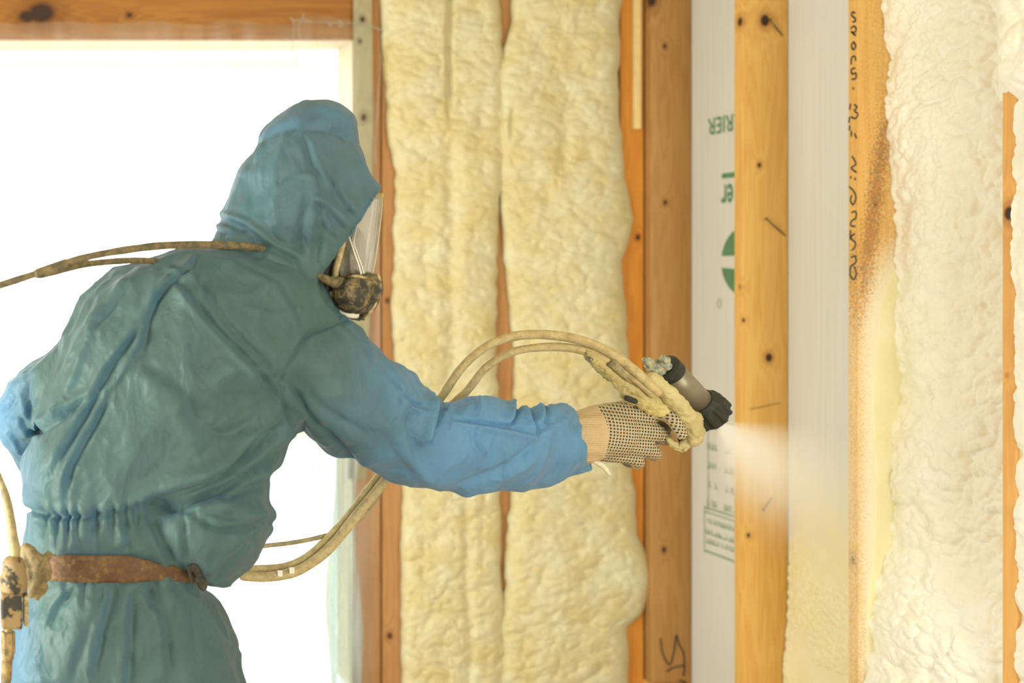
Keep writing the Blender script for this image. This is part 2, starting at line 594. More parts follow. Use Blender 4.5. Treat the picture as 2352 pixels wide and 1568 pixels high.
# handwriting
m_ink = plain('black_marker', srgb(38, 34, 30), .5, 0, .1, 60, 0)
def n2(px, py):   # room face of stud 2
    Y = X0 * F / (px - VX); return np.array([X0, Y, Zat(py, Y)])
hand = [
    [(1965, 30), (1958, 28), (1957, 36), (1964, 42), (1965, 49), (1958, 50)],
    [(1954, 66), (1962, 60), (1967, 68), (1961, 76), (1955, 72), (1966, 82)],
    [(1961, 96), (1956, 104), (1960, 114), (1966, 106), (1961, 96)],
    [(1955, 148), (1957, 132), (1964, 130), (1966, 140)],
    [(1965, 156), (1956, 160), (1958, 170), (1966, 168), (1966, 180), (1956, 182)],
    [(1960, 200), (1960, 206)],
    [(1962, 240), (1969, 246), (1963, 254), (1971, 262), (1965, 272), (1955, 268)],
    [(1954, 238), (1952, 252)], [(1952, 268), (1950, 282)],
    [(1956, 300), (1956, 314)], [(1963, 306), (1968, 318)], [(1952, 288), (1951, 300)],
    [(1957, 358), (1966, 376), (1956, 386), (1968, 396)],
    [(1955, 404), (1954, 410)], [(1964, 408), (1965, 414)],
    [(1950, 428), (1962, 440), (1966, 455), (1960, 470), (1954, 460), (1957, 448)],
    [(1956, 488), (1966, 486), (1966, 500), (1956, 508), (1955, 518), (1965, 520)],
    [(1954, 528), (1953, 550)],
    [(1964, 536), (1955, 546), (1966, 560), (1957, 576)],
    [(1955, 592), (1964, 588), (1966, 602), (1955, 612), (1953, 630), (1961, 642), (1967, 628), (1962, 612)],
]
ribbon('handwriting', hand, m_ink, studs[2], n2, .0048, (-1, 0, 0))
m_pencil = plain('pencil', srgb(70, 58, 44), .6, 0, .1, 60, 0)
def n0(px, py): return P(px, py, 3.868)
ribbon('handwriting', [[(1517, 1465), (1522, 1500), (1538, 1526), (1548, 1495), (1553, 1458), (1560, 1480), (1570, 1500), (1572, 1530), (1570, 1552)],
                       [(1530, 1542), (1548, 1532), (1572, 1528)], [(1560, 1562), (1576, 1566)]], m_pencil, studs[0], n0, .0065, (0, -1, 0))
m_steel = plain('nail_steel', srgb(120, 108, 84), .4, .8, .2, 200, 0)
for (a_, b_) in (((1763, 47), (1797, 82)), ((1755, 503), (1803, 541)), ((1747, 1169), (1773, 1142))):
    q0, q1 = P(*a_, 3.4215), P(*b_, 3.4215); q0 = q0 + np.array([0, -.012, 0])
    d = (q1 - q0) / np.linalg.norm(q1 - q0)
    mb = MB(); mb.tube([q0, q1 + d * .004], .0022, 8)
    mb.tube([q0 - d * .002, q0], .0042, 10)
    mb.build('nail', m_steel, studs[1], True)
MB().tube([P(1792, 925, 3.4185), P(1722, 940, 3.4185)], .0008, 6).build('pencil_line', m_pencil, studs[1])

# ---- back wall --------------------------------------------------
wb = empty('wall_back', (1.0, YB, 0)); tag(wb, kind='structure')
def xb(px, Y=YB): return (px - VX) * Y / F
zh = Zat(92, YB)
mb_ = wood('pine_back', srgb(184, 138, 88), srgb(162, 108, 60), 'z', [(P(895, 1460, YB), .008), (P(890, 690, YB), .006)], 6.0)
mh_ = wood('pine_header', srgb(170, 118, 56), srgb(136, 84, 36), 'x', [(P(95, 30, YB - .001), .036), (P(62, 38, YB - .001), .022), (P(297, 35, YB), .008)], 7.0)
mo_ = wood('pine_orange', srgb(216, 148, 60), srgb(190, 116, 38), 'z', [(P(1465, 545, YB), .008)], 9.0)
h = board('header', (-.9, YB - .002, zh), (xb(812), YB + .14, zh + .30), mh_, wb); h['label'] = 'brown pine header with a large dark knot'
board('jack_stud', (xb(812), YB, 0), (xb(874), YB + .14, ZT), mb_, wb)
board('king_stud', (xb(878), YB, 0), (xb(925), YB + .14, ZT), mb_, wb)
board('stud', (xb(1138), YB, 0), (xb(1190), YB + .14, ZT), mb_, wb)
o = board('stud', (xb(1425), YB, 0), (xb(1479), YB + .14, ZT), mo_, wb); o['label'] = 'orange pine end stud beside the room corner'
board('stud', (xb(1479) + .001, YB + .012, 0), (X0 + .03, YB + .14, ZT), mb_, wb)
board('stud', (-.90, YB, 0), (-.86, YB + .14, ZT), mb_, wb)
board('top_plate', (-1.5, YB, ZT), (X1, YB + .14, ZT + .04), mb_, wb)
board('bottom_plate', (xb(812), YB - .001, 0), (X0, YB + .13, .012), mb_, wb)
MB().box((xb(812), YB + .142, 0), (X1 + .03, YB + .155, 2.7)).build('sheathing_panel', m_sheath, wb)
MB().box((-1.5, YB + .142, 0), (-.86, YB + .155, 2.7)).build('sheathing_panel', m_sheath, wb)
MB().box((-.86, YB + .142, zh + .02), (xb(812), YB + .155, 2.7)).build('sheathing_panel', m_sheath, wb)
MB().box((-1.5, YB, 0), (-.90, YB + .012, 2.7)).build('wall_panel', m_plain_wall, wb)
m_grey = wood('weathered_lath', srgb(176, 166, 132), srgb(150, 140, 108), 'z', [(P(832, 45, 3.89), .008), (P(835, 270, 3.89), .01), (P(826, 95, 3.89), .006)], 11.0)
ls = obj('furring_strip', *rings(np.array([[P(a, y, 3.888), P(b, y, 3.888), P(b, y, 3.908), P(a, y, 3.908)] for (y, a, b) in
      [(-60, 811, 853), (300, 813, 856), (700, 806, 850), (1100, 800, 842)]])), m_grey, wb)
ls['label'] = 'weathered grey strip fixed up the window jamb'
# pale slim lath hanging beside the corner
m_lath = plain('pale_lath', srgb(232, 204, 142), .6, 0, .08, 40)
o = MB().box(P(1457, 296, 3.895), np.array([xb(1467), 3.907, ZT]), .001).build('lath', m_lath, wb); o['label'] = 'thin pale lath ending beside the corner stud'

# ---- window / door opening in the back wall
wn = empty('window_1', (.3, YB + .25, 0)); tag(wn, kind='structure')
m_liner = plain('pale_liner', srgb(232, 214, 184), .7, 0, .04, 10)
m_upvc = plain('white_frame', srgb(226, 232, 226), .4, 0, .03, 10, 0)
xr = xb(812)
MB().box((xr - .004, YB + .002, 0), (xr + .0, YB + .155, zh)).build('window_jamb', m_liner, wn)
MB().box((-.86, YB + .002, zh - .004), (xr - .006, YB + .155, zh)).build('window_jamb', m_liner, wn)
Yf = 4.12
fx = lambda px: (px - VX) * Yf / F
MB().box((fx(728), Yf, -.12), (fx(775), Yf + .06, zh + .02), .004).build('window_stile', m_upvc, wn)
MB().box((-.86, Yf, -.12), (-.80, Yf + .06, zh + .02), .004).build('window_stile', m_upvc, wn)
MB().box((-.80, Yf, zh - .06), (fx(728), Yf + .06, zh + .02), .004).build('window_rail', m_upvc, wn)
MB().box((-.80, Yf, -.12), (fx(728), Yf + .06, -.06), .004).build('window_rail', m_upvc, wn)
MB().box((-.80, Yf, Zat(1008, Yf)), (fx(728), Yf + .05, Zat(985, Yf)), .004).build('window_rail', m_upvc, wn)
kg = NT('window_glass')
kg.t.nodes.remove(kg.b)
tr, gl = kg.n('ShaderNodeBsdfTransparent'), kg.n('ShaderNodeBsdfGlossy', {'Roughness': .03})
fr = kg.n('ShaderNodeFresnel', {'IOR': 1.2}); mx = kg.n('ShaderNodeMixShader', {0: fr.outputs[0], 1: tr.outputs[0], 2: gl.outputs[0]})
kg.t.links.new(mx.outputs[0], kg.out.inputs[0])
MB().box((-.80, Yf + .028, -.06), (fx(728), Yf + .032, zh - .06)).build('pane', kg.m, wn)
MB().box((-1.5, 3.94, -.18), (3, 9, -.13)).build('ground', plain('snow_bright_ground', srgb(210, 210, 200), .9, 0, .05, 3)); bpy.data.objects['ground']['kind'] = 'structure'

# ---- plastic film over the opening -------------------------------
def film_mat(dens, name, tint=(.96, .98, .96, 1)):
    k = NT(name); k.t.nodes.remove(k.b)
    nz = k.noise(k.pos((1, 1, .12), (2, 0, 0)), 16, 4, .6)
    a = k.n('ShaderNodeBsdfTransparent'); a.inputs[0].default_value = tint
    b = k.n('ShaderNodeBsdfTranslucent'); b.inputs[0].default_value = (.9, .92, .88, 1) if dens < .5 else (.42, .47, .45, 1)
    c = k.n('ShaderNodeBsdfGlossy', {'Roughness': .18}); c.inputs[0].default_value = (.95, .95, .95, 1)
    d = k.n('ShaderNodeBsdfDiffuse'); d.inputs[0].default_value = (.85, .84, .78, 1)
    m1 = k.n('ShaderNodeMixShader', {0: .45, 1: b.outputs[0], 2: d.outputs[0]})
    m2 = k.n('ShaderNodeMixShader', {0: .12, 1: m1.outputs[0], 2: c.outputs[0]})
    fac = k.math('MULTIPLY', k.ramp(nz, .2, .8), dens)
    m3 = k.n('ShaderNodeMixShader', {0: fac, 1: a.outputs[0], 2: m2.outputs[0]})
    k.t.links.new(m3.outputs[0], k.out.inputs[0])
    return k.m


m_film, m_fold = film_mat(.26, 'clear_film'), film_mat(1.0, 'creased_film', (.62, .70, .68, 1))
film = empty('plastic_sheet', (.8, 3.87, 0))
tag(film, 'clear plastic film hung over the bright window opening', 'plastic sheet')
def film_grid(pxs, pya, pyb, Y, amp, fr_, n=80, m=60, seed=0, edge=None):
    u, v = np.meshgrid(np.linspace(0, 1, n), np.linspace(0, 1, m))
    px = pxs(u, v); py = pya(u) + (pyb - pya(u)) * v
    d = (vn(px / fr_, py / 900 + 5, seed) - .5) * amp + (vn(px / fr_ * 2.7, py / 500, seed + 3) - .5) * amp * .5
    return Parr(px, py, Y + d).reshape(-1, 3), grid_faces(m, n)
v_, q_ = film_grid(lambda u, v: -400 + u * (1255 + 20 * np.sin(v * 3)) + u * v * 0, lambda u: 52 + 6 * np.sin(u * 40) * u - 12 * (u > .86) * u, 1592, 3.868, .012, 60, 160, 60)
obj('film', v_, q_, m_film, film, True)
v_, q_ = film_grid(lambda u, v: 762 + 66 * u + 10 * np.sin(v * 7 + u * 2) - 6 * v, lambda u: 930 + 0 * u, 1592, 3.855, .05, 9, 70, 90, 4)
obj('film_fold', v_, q_, m_fold, film, True)
# crumpled top corner
mbx = MB()
for (pts, r) in (([(668, 40), (676, 58), (672, 88), (676, 130), (684, 170)], .0028), ([(668, 44), (690, 46), (700, 28)], .003), ([(700, 50), (770, 52), (830, 56), (868, 66), (880, 72)], .0032),
                 ([(878, 70), (874, 160), (866, 260), (860, 380)], .0022), ([(690, 90), (686, 58), (705, 44)], .003), ([(756, 50), (760, 62)], .004), ([(778, 46), (786, 58), (776, 60)], .0045), ([(812, 60), (822, 54)], .005)):
    mbx.tube(catmull([P(a, b, 3.862) for a, b in pts], 16), r, 6)
mbx.build('film_crease', film_mat(.55, 'film_crumple', (.95, .95, .9, 1)), film, True)

# ================================================================ SPRAYED FOAM
def foam_mat(name, c1, c2, sss=0.0):
    k = NT(name)
    nz = k.noise(k.pos(), 9, 4, .6)
    nf = k.noise(k.pos((1, 1, .8)), 40, 3, .6)
    col = k.mix(k.ramp(nz, .35, .68), c1, c2)
    col = k.mix(k.math('MULTIPLY', k.ramp(nf, .6, .75), .25), col, tuple(c * .8 for c in c2[:2]) + (c2[2] * .6, 1))
    k.set(k.b.inputs['Base Color'], col)
    k.b.inputs['Roughness'].default_value = .55
    k.b.inputs['Specular IOR Level'].default_value = .35
    k.bump(k.noise(k.pos(), 130, 3, .6), .35, .002)
    return k.m


m_foamb = foam_mat('cream_foam_back', srgb(212, 206, 170), srgb(204, 188, 134))
m_foamr = foam_mat('cream_foam_near', srgb(248, 247, 236), srgb(246, 242, 224))
m_foamy = foam_mat('fresh_foam', srgb(240, 234, 198), srgb(236, 228, 180))


def prof(y, ks):
    ks = np.array(ks, float); return np.interp(y, ks[:, 0], ks[:, 1])


def cauli(x, z, amp, seed=0, sx=1.0, sz=1.0):
    """bubbly cauliflower relief in metres"""
    wx = x + .012 * (vn(x / .05, z / .05, seed + 1) - .5) * 2
    wz = z + .012 * (vn(x / .05 + 9, z / .05, seed + 2) - .5) * 2
    h = 0
    for s, a in ((.058, 1.2), (.029, .85), (.014, .42)):
        h = h + a * np.sqrt(np.maximum(1.0 - worley(wx / (s * sx), wz / (s * sz), seed + int(s * 1000)) / .62, .02))
    big = vn(x / .13, z / .22, seed + 5) + .5 * vn(x / .07, z / .09, seed + 6)
    return amp * (h * .55 + big * 1.1 - 1.3)


def back_bay(name, L, R, H, seed, label, crease=None):
    m, n = 560, 110
    py = np.linspace(-170, 1590, m)
    s = np.linspace(0, 1, n)
    s = .5 - .5 * np.cos(s * math.pi) * (.55 + .45 * np.abs(np.cos(s * math.pi)))
    U, V = np.meshgrid(s, py)
    jl = (vn(V / 22, V * 0, seed) - .5) * 12 + (vn(V / 60, V * 0 + 3, seed) - .5) * 10
    jr = (vn(V / 24, V * 0 + 7, seed) - .5) * 12 + (vn(V / 60, V * 0 + 9, seed) - .5) * 10
    l, r = prof(V, L) + jl * .5, prof(V, R) + jr * .5
    px = l + (r - l) * U
    x, z = px / 665, V / 665
    hp = np.clip(1 - np.abs(2 * U - 1) ** 5, 0, 1) ** .5
    h = H * hp * (.65 + .5 * vn(x / .2, z / .35, seed + 8)) + cauli(x, z, .016, seed, 1.15, .62) * hp ** .7
    if crease:
        for (cx, y0, y1, w_, dep) in crease:
            cxx = cx + 14 * (vn(V / 90, V * 0, seed + 4) - .5)
            win = np.clip((V - y0) / 60, 0, 1) * np.clip((y1 - V) / 60, 0, 1)
            h = h - dep * np.exp(-((px - cxx) / w_) ** 2) * win
    Y = YB - .003 - h * 1.0
    # keep the far layer inside the bay at the rims
    pts = Parr(px, V, Y)
    o = obj(name, pts.reshape(-1, 3), grid_faces(m, n)[:, ::-1], m_foamb, None, True)
    # give it a back so that it is a solid fill
    tag(o, label, 'foam insulation', 'sprayed foam filling the stud bays')
    return o


A_L = [(-200, 866), (0, 870), (200, 884), (330, 892), (400, 905), (600, 903), (700, 896), (900, 908), (1100, 920), (1600, 922)]
A_R = [(-200, 1150), (60, 1150), (140, 1160), (300, 1162), (440, 1150), (480, 1142), (800, 1142), (1100, 1146), (1300, 1151), (1440, 1158), (1600, 1160)]
B_L = [(-200, 1185), (0, 1172), (60, 1172), (140, 1150), (300, 1144), (430, 1146), (480, 1149), (600, 1160), (800, 1180), (920, 1180), (1000, 1176), (1100, 1172), (1300, 1162), (1430, 1152), (1600, 1150)]
B_R = [(-200, 1425), (0, 1424), (200, 1420), (400, 1434), (455, 1444), (500, 1454), (560, 1442), (600, 1428), (700, 1436), (900, 1444), (1040, 1448), (1130, 1458), (1230, 1466), (1290, 1490), (1340, 1497), (1400, 1482), (1440, 1442), (1600, 1446)]
back_bay('foam_insulation', A_L, A_R, .042, 2, 'back-wall foam bay next to the window jamb, left of the narrow stud gap',
         [(1028, -200, 280, 7, .028), (1040, 300, 900, 16, .014), (1075, 900, 1600, 12, .010)])
back_bay('foam_insulation', B_L, B_R, .05, 5, 'back-wall foam bay between the narrow stud gap and the orange end stud',
         [(1178, 240, 330, 7, .03), (1300, 250, 420, 16, .012), (1260, 400, 520, 14, .012)])


def side_bay(name, ya, yb, Xf, amp, seed, label, m=760, n=170, mat=None, z0=.0, z1=2.6, dy=.0):
    """foam in a bay of the right wall; Xf(y,z) is its face"""
    z = np.linspace(z0, z1, m); y = np.linspace(ya, yb, n)
    U, V = np.meshgrid(y, z)
    e = np.clip(np.minimum(U - ya, yb - U) / .02, 0, 1) ** .5
    h = cauli(U, V, amp, seed, 1.0, .85)
    X = Xf(U, V) - h
    pts = np.stack([X, U, V], -1)
    o = obj(name, pts.reshape(-1, 3), grid_faces(m, n)[:, ::-1], mat or m_foamr, None, True)
    tag(o, label, 'foam insulation', 'sprayed foam filling the stud bays')
    return o


# left silhouette of the near bay: px of its edge at the far stud
E2 = [(-300, 2028), (0, 2030), (150, 2040), (230, 2036), (400, 2046), (600, 2050), (650, 2062), (900, 2058), (1000, 2040), (1250, 2042), (1330, 2010), (1420, 1990), (1600, 1980)]
def X2f(U, V):
    py = HY + (CAMH - V) * F / 2.981
    e = prof(py, E2)
    far = (e - VX) * 2.981 / F
    t = np.clip((2.981 - U) / .40, 0, 1)
    return far + .010 - .012 * np.sin(t * math.pi) + t * 0.004
side_bay('foam_insulation', 2.5755, 2.980, X2f, .019, 8, 'brightest bubbly cream foam bay between the two right-hand studs')
def X3f(U, V):
    py = HY + (CAMH - V) * F / 2.5
    t = np.clip((2.537 - U) / .05, 0, 1)
    return 2.412 - .030 * np.sqrt(np.maximum(1 - worley(V / .075, V * 0, 4), 0)) - .008 * t - .03 * (py < 215) * np.clip((215 - py) / 40, 0, 1)
side_bay('foam_insulation', 2.16, 2.538, X3f, .014, 11, 'foam bulging past the near stud at the right edge of the photo', 560, 110)
# lump that laps over stud 3 near the top
u, v = np.meshgrid(np.linspace(0, 1, 60), np.linspace(0, 1, 110))
pyv = -330 + 560 * v
hp = (np.clip(1 - np.abs(2 * u - 1) ** 4, 0, 1) ** .5) * np.clip((1 - v) * 7, 0, 1) ** .5
Yl = 2.50 + .085 * u
zl = CAMH - (pyv - HY) * 2.57 / F
Xl = X0 + .006 - hp * (.013 + cauli(Yl, zl, .008, 3))
o = obj('foam_insulation', np.stack([Xl, Yl, zl], -1).reshape(-1, 3), grid_faces(110, 60), m_foamr, None, True)
tag(o, 'lump of foam lapping over the near stud at the top right corner', 'foam insulation', 'sprayed foam filling the stud bays')

# thin coat building up on stud 2 below shoulder height and fresh foam low in the open bay
def coat():
    m, n = 420, 60
    z = np.linspace(.0, 1.46, m); t = np.linspace(0, 1, n)
    T, Z = np.meshgrid(t, z)
    py = HY + (CAMH - Z) * F / 2.981
    xl = np.interp(py, [600, 700, 900, 1100, 1300, 1400, 1600], [X0 + .10, X0 + .055, X0 + .03, X0 + .045, X0 + .035, X0 + .02, X0 + .02])
    xr_ = (prof(py, E2) - VX) * 2.981 / F + .03
    X = xl + (xr_ - xl) * T
    h = .011 * T ** 1.3 * np.clip((1.44 - Z) / .2, 0, 1) * (.5 + vn(X / .02, Z / .05, 4)) + .0012 * vn(X / .004, Z / .004, 2) * T
    Y = 2.981 + .001 - h - .0015 * np.clip(T * 12, 0, 1)
    o = obj('foam_coat', np.stack([X, Y, Z], -1).reshape(-1, 3), grid_faces(m, n), m_foamy, None, True)
    tag(o, 'thin yellowish foam coat on the handwritten stud beside the bright foam', 'foam coat')
coat()


def fresh():
    m, n = 330, 120
    z = np.linspace(.0, .98, m); y = np.linspace(3.017, 3.417, n)
    U, V = np.meshgrid(y, z)
    top = .60 + .10 * vn(U / .12, U * 0, 3)
    g = np.clip((top - V) / .35, -.5, 1)
    bub = np.clip(1 - worley(U / .012, V / .014, 6) * 2.3, 0, 1) * (vn(U / .07, V / .07, 9) > .45)
    h = .010 * np.clip(g, 0, 1) ** 1.2 * (.6 + .8 * vn(U / .05, V / .08, 2)) + .0032 * 1.5 * bub * np.clip(g * 4, 0, 1) + .022 * np.clip((.40 - V) / .4, 0, 1) - .0012
    X = X1 - h
    o = obj('foam_insulation', np.stack([X, U, V], -1).reshape(-1, 3), grid_faces(m, n)[:, ::-1], m_foamy, None, True)
    tag(o, 'fresh thin yellow foam low in the open bay being sprayed', 'foam insulation', 'sprayed foam filling the stud bays')
fresh()

# ================================================================ THE WORKER
def to_px(V):
    return V[:, 0] * F / V[:, 1] + VX, HY + (CAMH - V[:, 2]) * F / V[:, 1]


def slices(keys, n, k=48, e=1.0, ye=1.0):
    """loft of horizontal slices: rows (py, left px, right px, Y centre, half depth)"""
    K = catmull(keys, n)
    a = np.linspace(0, 2 * math.pi, k, endpoint=False)
    R = []
    for (py, l, r, yc, hd) in K:
        c, s = np.cos(a), np.sin(a)
        px = (l + r) / 2 + (r - l) / 2 * np.sign(c) * np.abs(c) ** e
        Y = yc + hd * np.sign(s) * np.abs(s) ** ye
        R.append(Parr(px, np.full(k, py), Y))
    return rings(np.array(R))


def pairs(keys, n, k=40, e=1.0):
    """loft along a limb: rows (top px, top py, bottom px, bottom py, Y, half depth)"""
    K = catmull(keys, n)
    a = np.linspace(0, 2 * math.pi, k, endpoint=False)
    R = []
    for (ax, ay, bx, by, Y, hd) in K:
        c, s = np.cos(a), np.sin(a)
        mx, my, dx, dy = (ax + bx) / 2, (ay + by) / 2, (bx - ax) / 2, (by - ay) / 2
        R.append(Parr(mx + dx * c, my + dy * c, Y + hd * np.sign(s) * np.abs(s) ** e))
    return rings(np.array(R))


def joinvf(parts):
    V, Fc, n = [], [], 0
    for v, f in parts:
        V.append(np.asarray(v)); Fc += [[i + n for i in q] for q in f]; n += len(v)
    return np.concatenate(V), Fc


def suit_mat(name='blue_coverall', base=(92, 119, 108)):
    k = NT(name)
    nz = k.noise(k.pos(), 7, 3)
    col = k.mix(k.ramp(nz, .35, .65), srgb(*base), srgb(base[0] - 6, base[1] - 8, base[2] - 8))
    # light put into the colour: forearms, far arm and hood bluer, back greener
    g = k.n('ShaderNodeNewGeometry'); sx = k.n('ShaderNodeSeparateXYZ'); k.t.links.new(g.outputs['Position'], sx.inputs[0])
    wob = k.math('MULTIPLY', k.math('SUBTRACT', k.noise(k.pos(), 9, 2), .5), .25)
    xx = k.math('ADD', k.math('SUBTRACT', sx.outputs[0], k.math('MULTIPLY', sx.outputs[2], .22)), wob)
    blue_lit = k.math('ADD', k.ramp(xx, .36, .70), k.ramp(sx.outputs[0], .16, .05), clamp=True)
    blue_lit = k.math('ADD', blue_lit, k.math('ADD', k.math('MULTIPLY', k.ramp(sx.outputs[2], 1.64, 1.74), .26), k.math('MULTIPLY', k.ramp(sx.outputs[2], 1.43, 1.54), .18)), clamp=True)
    col = k.mix(blue_lit, col, srgb(114, 166, 208))
    k.set(k.b.inputs['Base Color'], col)
    k.b.inputs['Roughness'].default_value = .46
    k.b.inputs['Specular IOR Level'].default_value = .34
    k.b.inputs['Sheen Weight'].default_value = .15
    r1 = k.math('ABSOLUTE', k.math('SUBTRACT', k.noise(k.pos((1, 1, .8)), 7, 3, .5, .5), .5))
    r3 = k.math('ABSOLUTE', k.math('SUBTRACT', k.noise(k.pos((1, 1, .8), (1, 5, 2)), 38, 3, .55, .3), .5))
    r2 = k.math('ABSOLUTE', k.math('SUBTRACT', k.noise(k.pos((1, 1, .7), (3, 2, 1)), 17, 3, .55, .4), .5))
    w2 = k.noise(k.pos(), 900, 2)
    h = k.math('SUBTRACT', k.math('MULTIPLY', w2, .03), k.math('ADD', k.math('ADD', k.math('MULTIPLY', r1, 1.7), r2), k.math('MULTIPLY', r3, .16)))
    k.bump(h, .75, .018)
    tl = k.n('ShaderNodeBsdfTranslucent'); tl.inputs[0].default_value = (.18, .44, .68, 1)
    mx = k.n('ShaderNodeMixShader', {0: .38, 1: k.b.outputs[0], 2: tl.outputs[0]})
    k.t.links.new(mx.outputs[0], k.out.inputs[0])
    return k.m


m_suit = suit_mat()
m_skin = plain('skin', srgb(214, 160, 128), .5, 0, .06, 30, .1)
person = empty('person', (.62, 2.12, 0))
tag(person, 'person in a hooded blue coverall bending forward and aiming a spray gun', 'person')


def seg(V, pts, A, w_, kind='v'):
    """displacement of a fold along a polyline given in photo pixels"""
    px, py = to_px(V)
    h = np.zeros(len(V))
    pts = catmull(pts, len(pts) * 5) if len(pts) > 2 else np.array(pts, float)
    best = np.full(len(V), 1e9); sd = np.zeros(len(V)); tt = np.zeros(len(V))
    L = np.concatenate([[0], np.cumsum(np.linalg.norm(np.diff(pts, axis=0), axis=1))])
    for i in range(len(pts) - 1):
        a, b = pts[i], pts[i + 1]; d = b - a; l = np.linalg.norm(d) + 1e-9; d = d / l
        t = np.clip((px - a[0]) * d[0] + (py - a[1]) * d[1], 0, l)
        qx, qy = px - a[0] - d[0] * t, py - a[1] - d[1] * t
        dist = np.hypot(qx, qy)
        m = dist < best
        best[m] = dist[m]; sd[m] = (d[0] * (py - a[1]) - d[1] * (px - a[0]))[m]; tt[m] = ((L[i] + t) / L[-1])[m]
    tap = np.clip(np.minimum(tt, 1 - tt) * 5, 0, 1) ** .7
    if kind == 'v':      # valley with a ridge on its positive side
        h = -np.exp(-(best / w_) ** 2) + .75 * np.exp(-(((sd - 2.0 * w_) / (1.5 * w_)) ** 2)) * (best < 8 * w_)
    elif kind == 'r':    # plain ridge
        h = np.exp(-(best / w_) ** 2)
    elif kind == 's':    # step: cloth laps over
        h = np.tanh(sd / w_ * 1.2) * np.exp(-(best / (w_ * 5)) ** 2)
    elif kind == 'g':    # groove
        h = -np.exp(-(best / w_) ** 2)
    return A * h * tap * .001


def crumple(V, s1=.16, a1=.006, s2=.07, a2=.003, off=0.0, st=(1, 1, 1)):
    out = np.zeros(len(V))
    for i, p in enumerate(V):
        q = Vector((p[0] * st[0] + off, p[1] * st[1], p[2] * st[2]))
        wv = mnoise.noise(q * 4.0) * .04
        q2 = q + Vector((wv, wv, -wv))
        n1 = 1 - abs(mnoise.noise(q2 / s1)) * 2.2
        n2 = 1 - abs(mnoise.noise(q2 / s2 + Vector((5, 3, 1)))) * 2.2
        out[i] = a1 * (n1 - .5) + a2 * (n2 - .5)
    return out


# ---- inner body (one continuous mesh)
def cap(pts, Ys, rs, n=14):
    p = np.array([P(x, y, Y) for (x, y), Y in zip(pts, Ys)])
    kk = catmull(np.concatenate([p, np.array(rs)[:, None]], 1), len(pts) * 5)
    return tube(kk[:, :3], kk[:, 3], n, rnd=True)


hf = np.array([.80, .0, -.60]); hu = np.array([.60, 0, .80]); hs = np.array([0, 1.0, 0])
hc = P(703, 432, 2.12)
def head_vf():
    bm = bmesh.new(); bmesh.ops.create_icosphere(bm, subdivisions=5, radius=1)
    v = np.array([q.co[:] for q in bm.verts]); bm.verts.index_update()
    f = [[q.index for q in t.verts] for t in bm.faces]; bm.free()
    a, s, u = v[:, 0], v[:, 1], v[:, 2]       # forward, side, up
    g = lambda a0, s0, u0, r: np.exp(-((a - a0) ** 2 + (s - s0) ** 2 + (u - u0) ** 2) / r ** 2)
    jaw = np.clip(-u, 0, 1)
    fa = a * .098 * (1 - .10 * jaw) ; fs = s * .076 * (1 - .30 * jaw ** 1.5); fu = u * .118
    fa = fa + .024 * g(1, 0, -.12, .17) + .010 * g(.98, 0, .05, .14)          # nose
    fa = fa - .013 * (g(.9, .36, .12, .2) + g(.9, -.36, .12, .2))              # eye sockets
    fa = fa + .006 * (g(.9, .36, .12, .09) + g(.9, -.36, .12, .09))            # eyeballs
    fa = fa + .008 * g(.95, 0, -.48, .16) - .006 * g(.97, 0, -.40, .06) + .010 * g(.8, 0, -.78, .2)  # mouth and chin
    fa = fa + .006 * g(.95, 0, .28, .35)
    fs = fs + np.sign(s) * .014 * (g(-.05, 1, -.05, .2) + g(-.05, -1, -.05, .2))  # ears
    return hc + np.outer(fa, hf) + np.outer(fs, hs) + np.outer(fu, hu), f


bp = [head_vf(),
      cap([(700, 500), (640, 600), (560, 690)], [2.12, 2.12, 2.11], [.055, .058, .075]),
      cap([(540, 690), (430, 860), (330, 1050), (280, 1240), (275, 1400)], [2.11, 2.11, 2.11, 2.12, 2.12], [.10, .135, .12, .115, .115]),
      cap([(620, 730), (330, 760)], [2.09, 2.13], [.09, .09]),
      cap([(690, 800), (820, 910), (960, 1000), (1150, 1030), (1340, 1000)], [2.10, 2.13, 2.18, 2.24, 2.285], [.062, .052, .044, .042, .030]),
      cap([(260, 760), (140, 850), (66, 948), (125, 1040), (190, 1120)], [2.13, 2.16, 2.2, 2.30, 2.40], [.056, .042, .033, .032, .027]),
      cap([(180, 1420), (160, 1800), (150, 2280)], [2.1, 2.09, 2.12], [.10, .062, .042]),
      cap([(370, 1430), (430, 1800), (450, 2280)], [2.14, 2.12, 2.14], [.10, .062, .042])]
v_, f_q = joinvf(bp)
v_, n_, f_q = remesh(v_, f_q, .008, 4)
bodyo = obj('body', v_, f_q, m_skin, person, True)
m_under = plain('dark_inner_blocker', srgb(60, 70, 78), .9, 0, .1, 40)  # unseen dark layer, added so less light passes through the suit's torso
bodyo.data.materials.append(m_under)
hcl = np.array([np.linalg.norm(v_[f[0]] - hc) for f in f_q])
bodyo.data.polygons.foreach_set('material_index', (hcl > .17).astype(int).tolist())

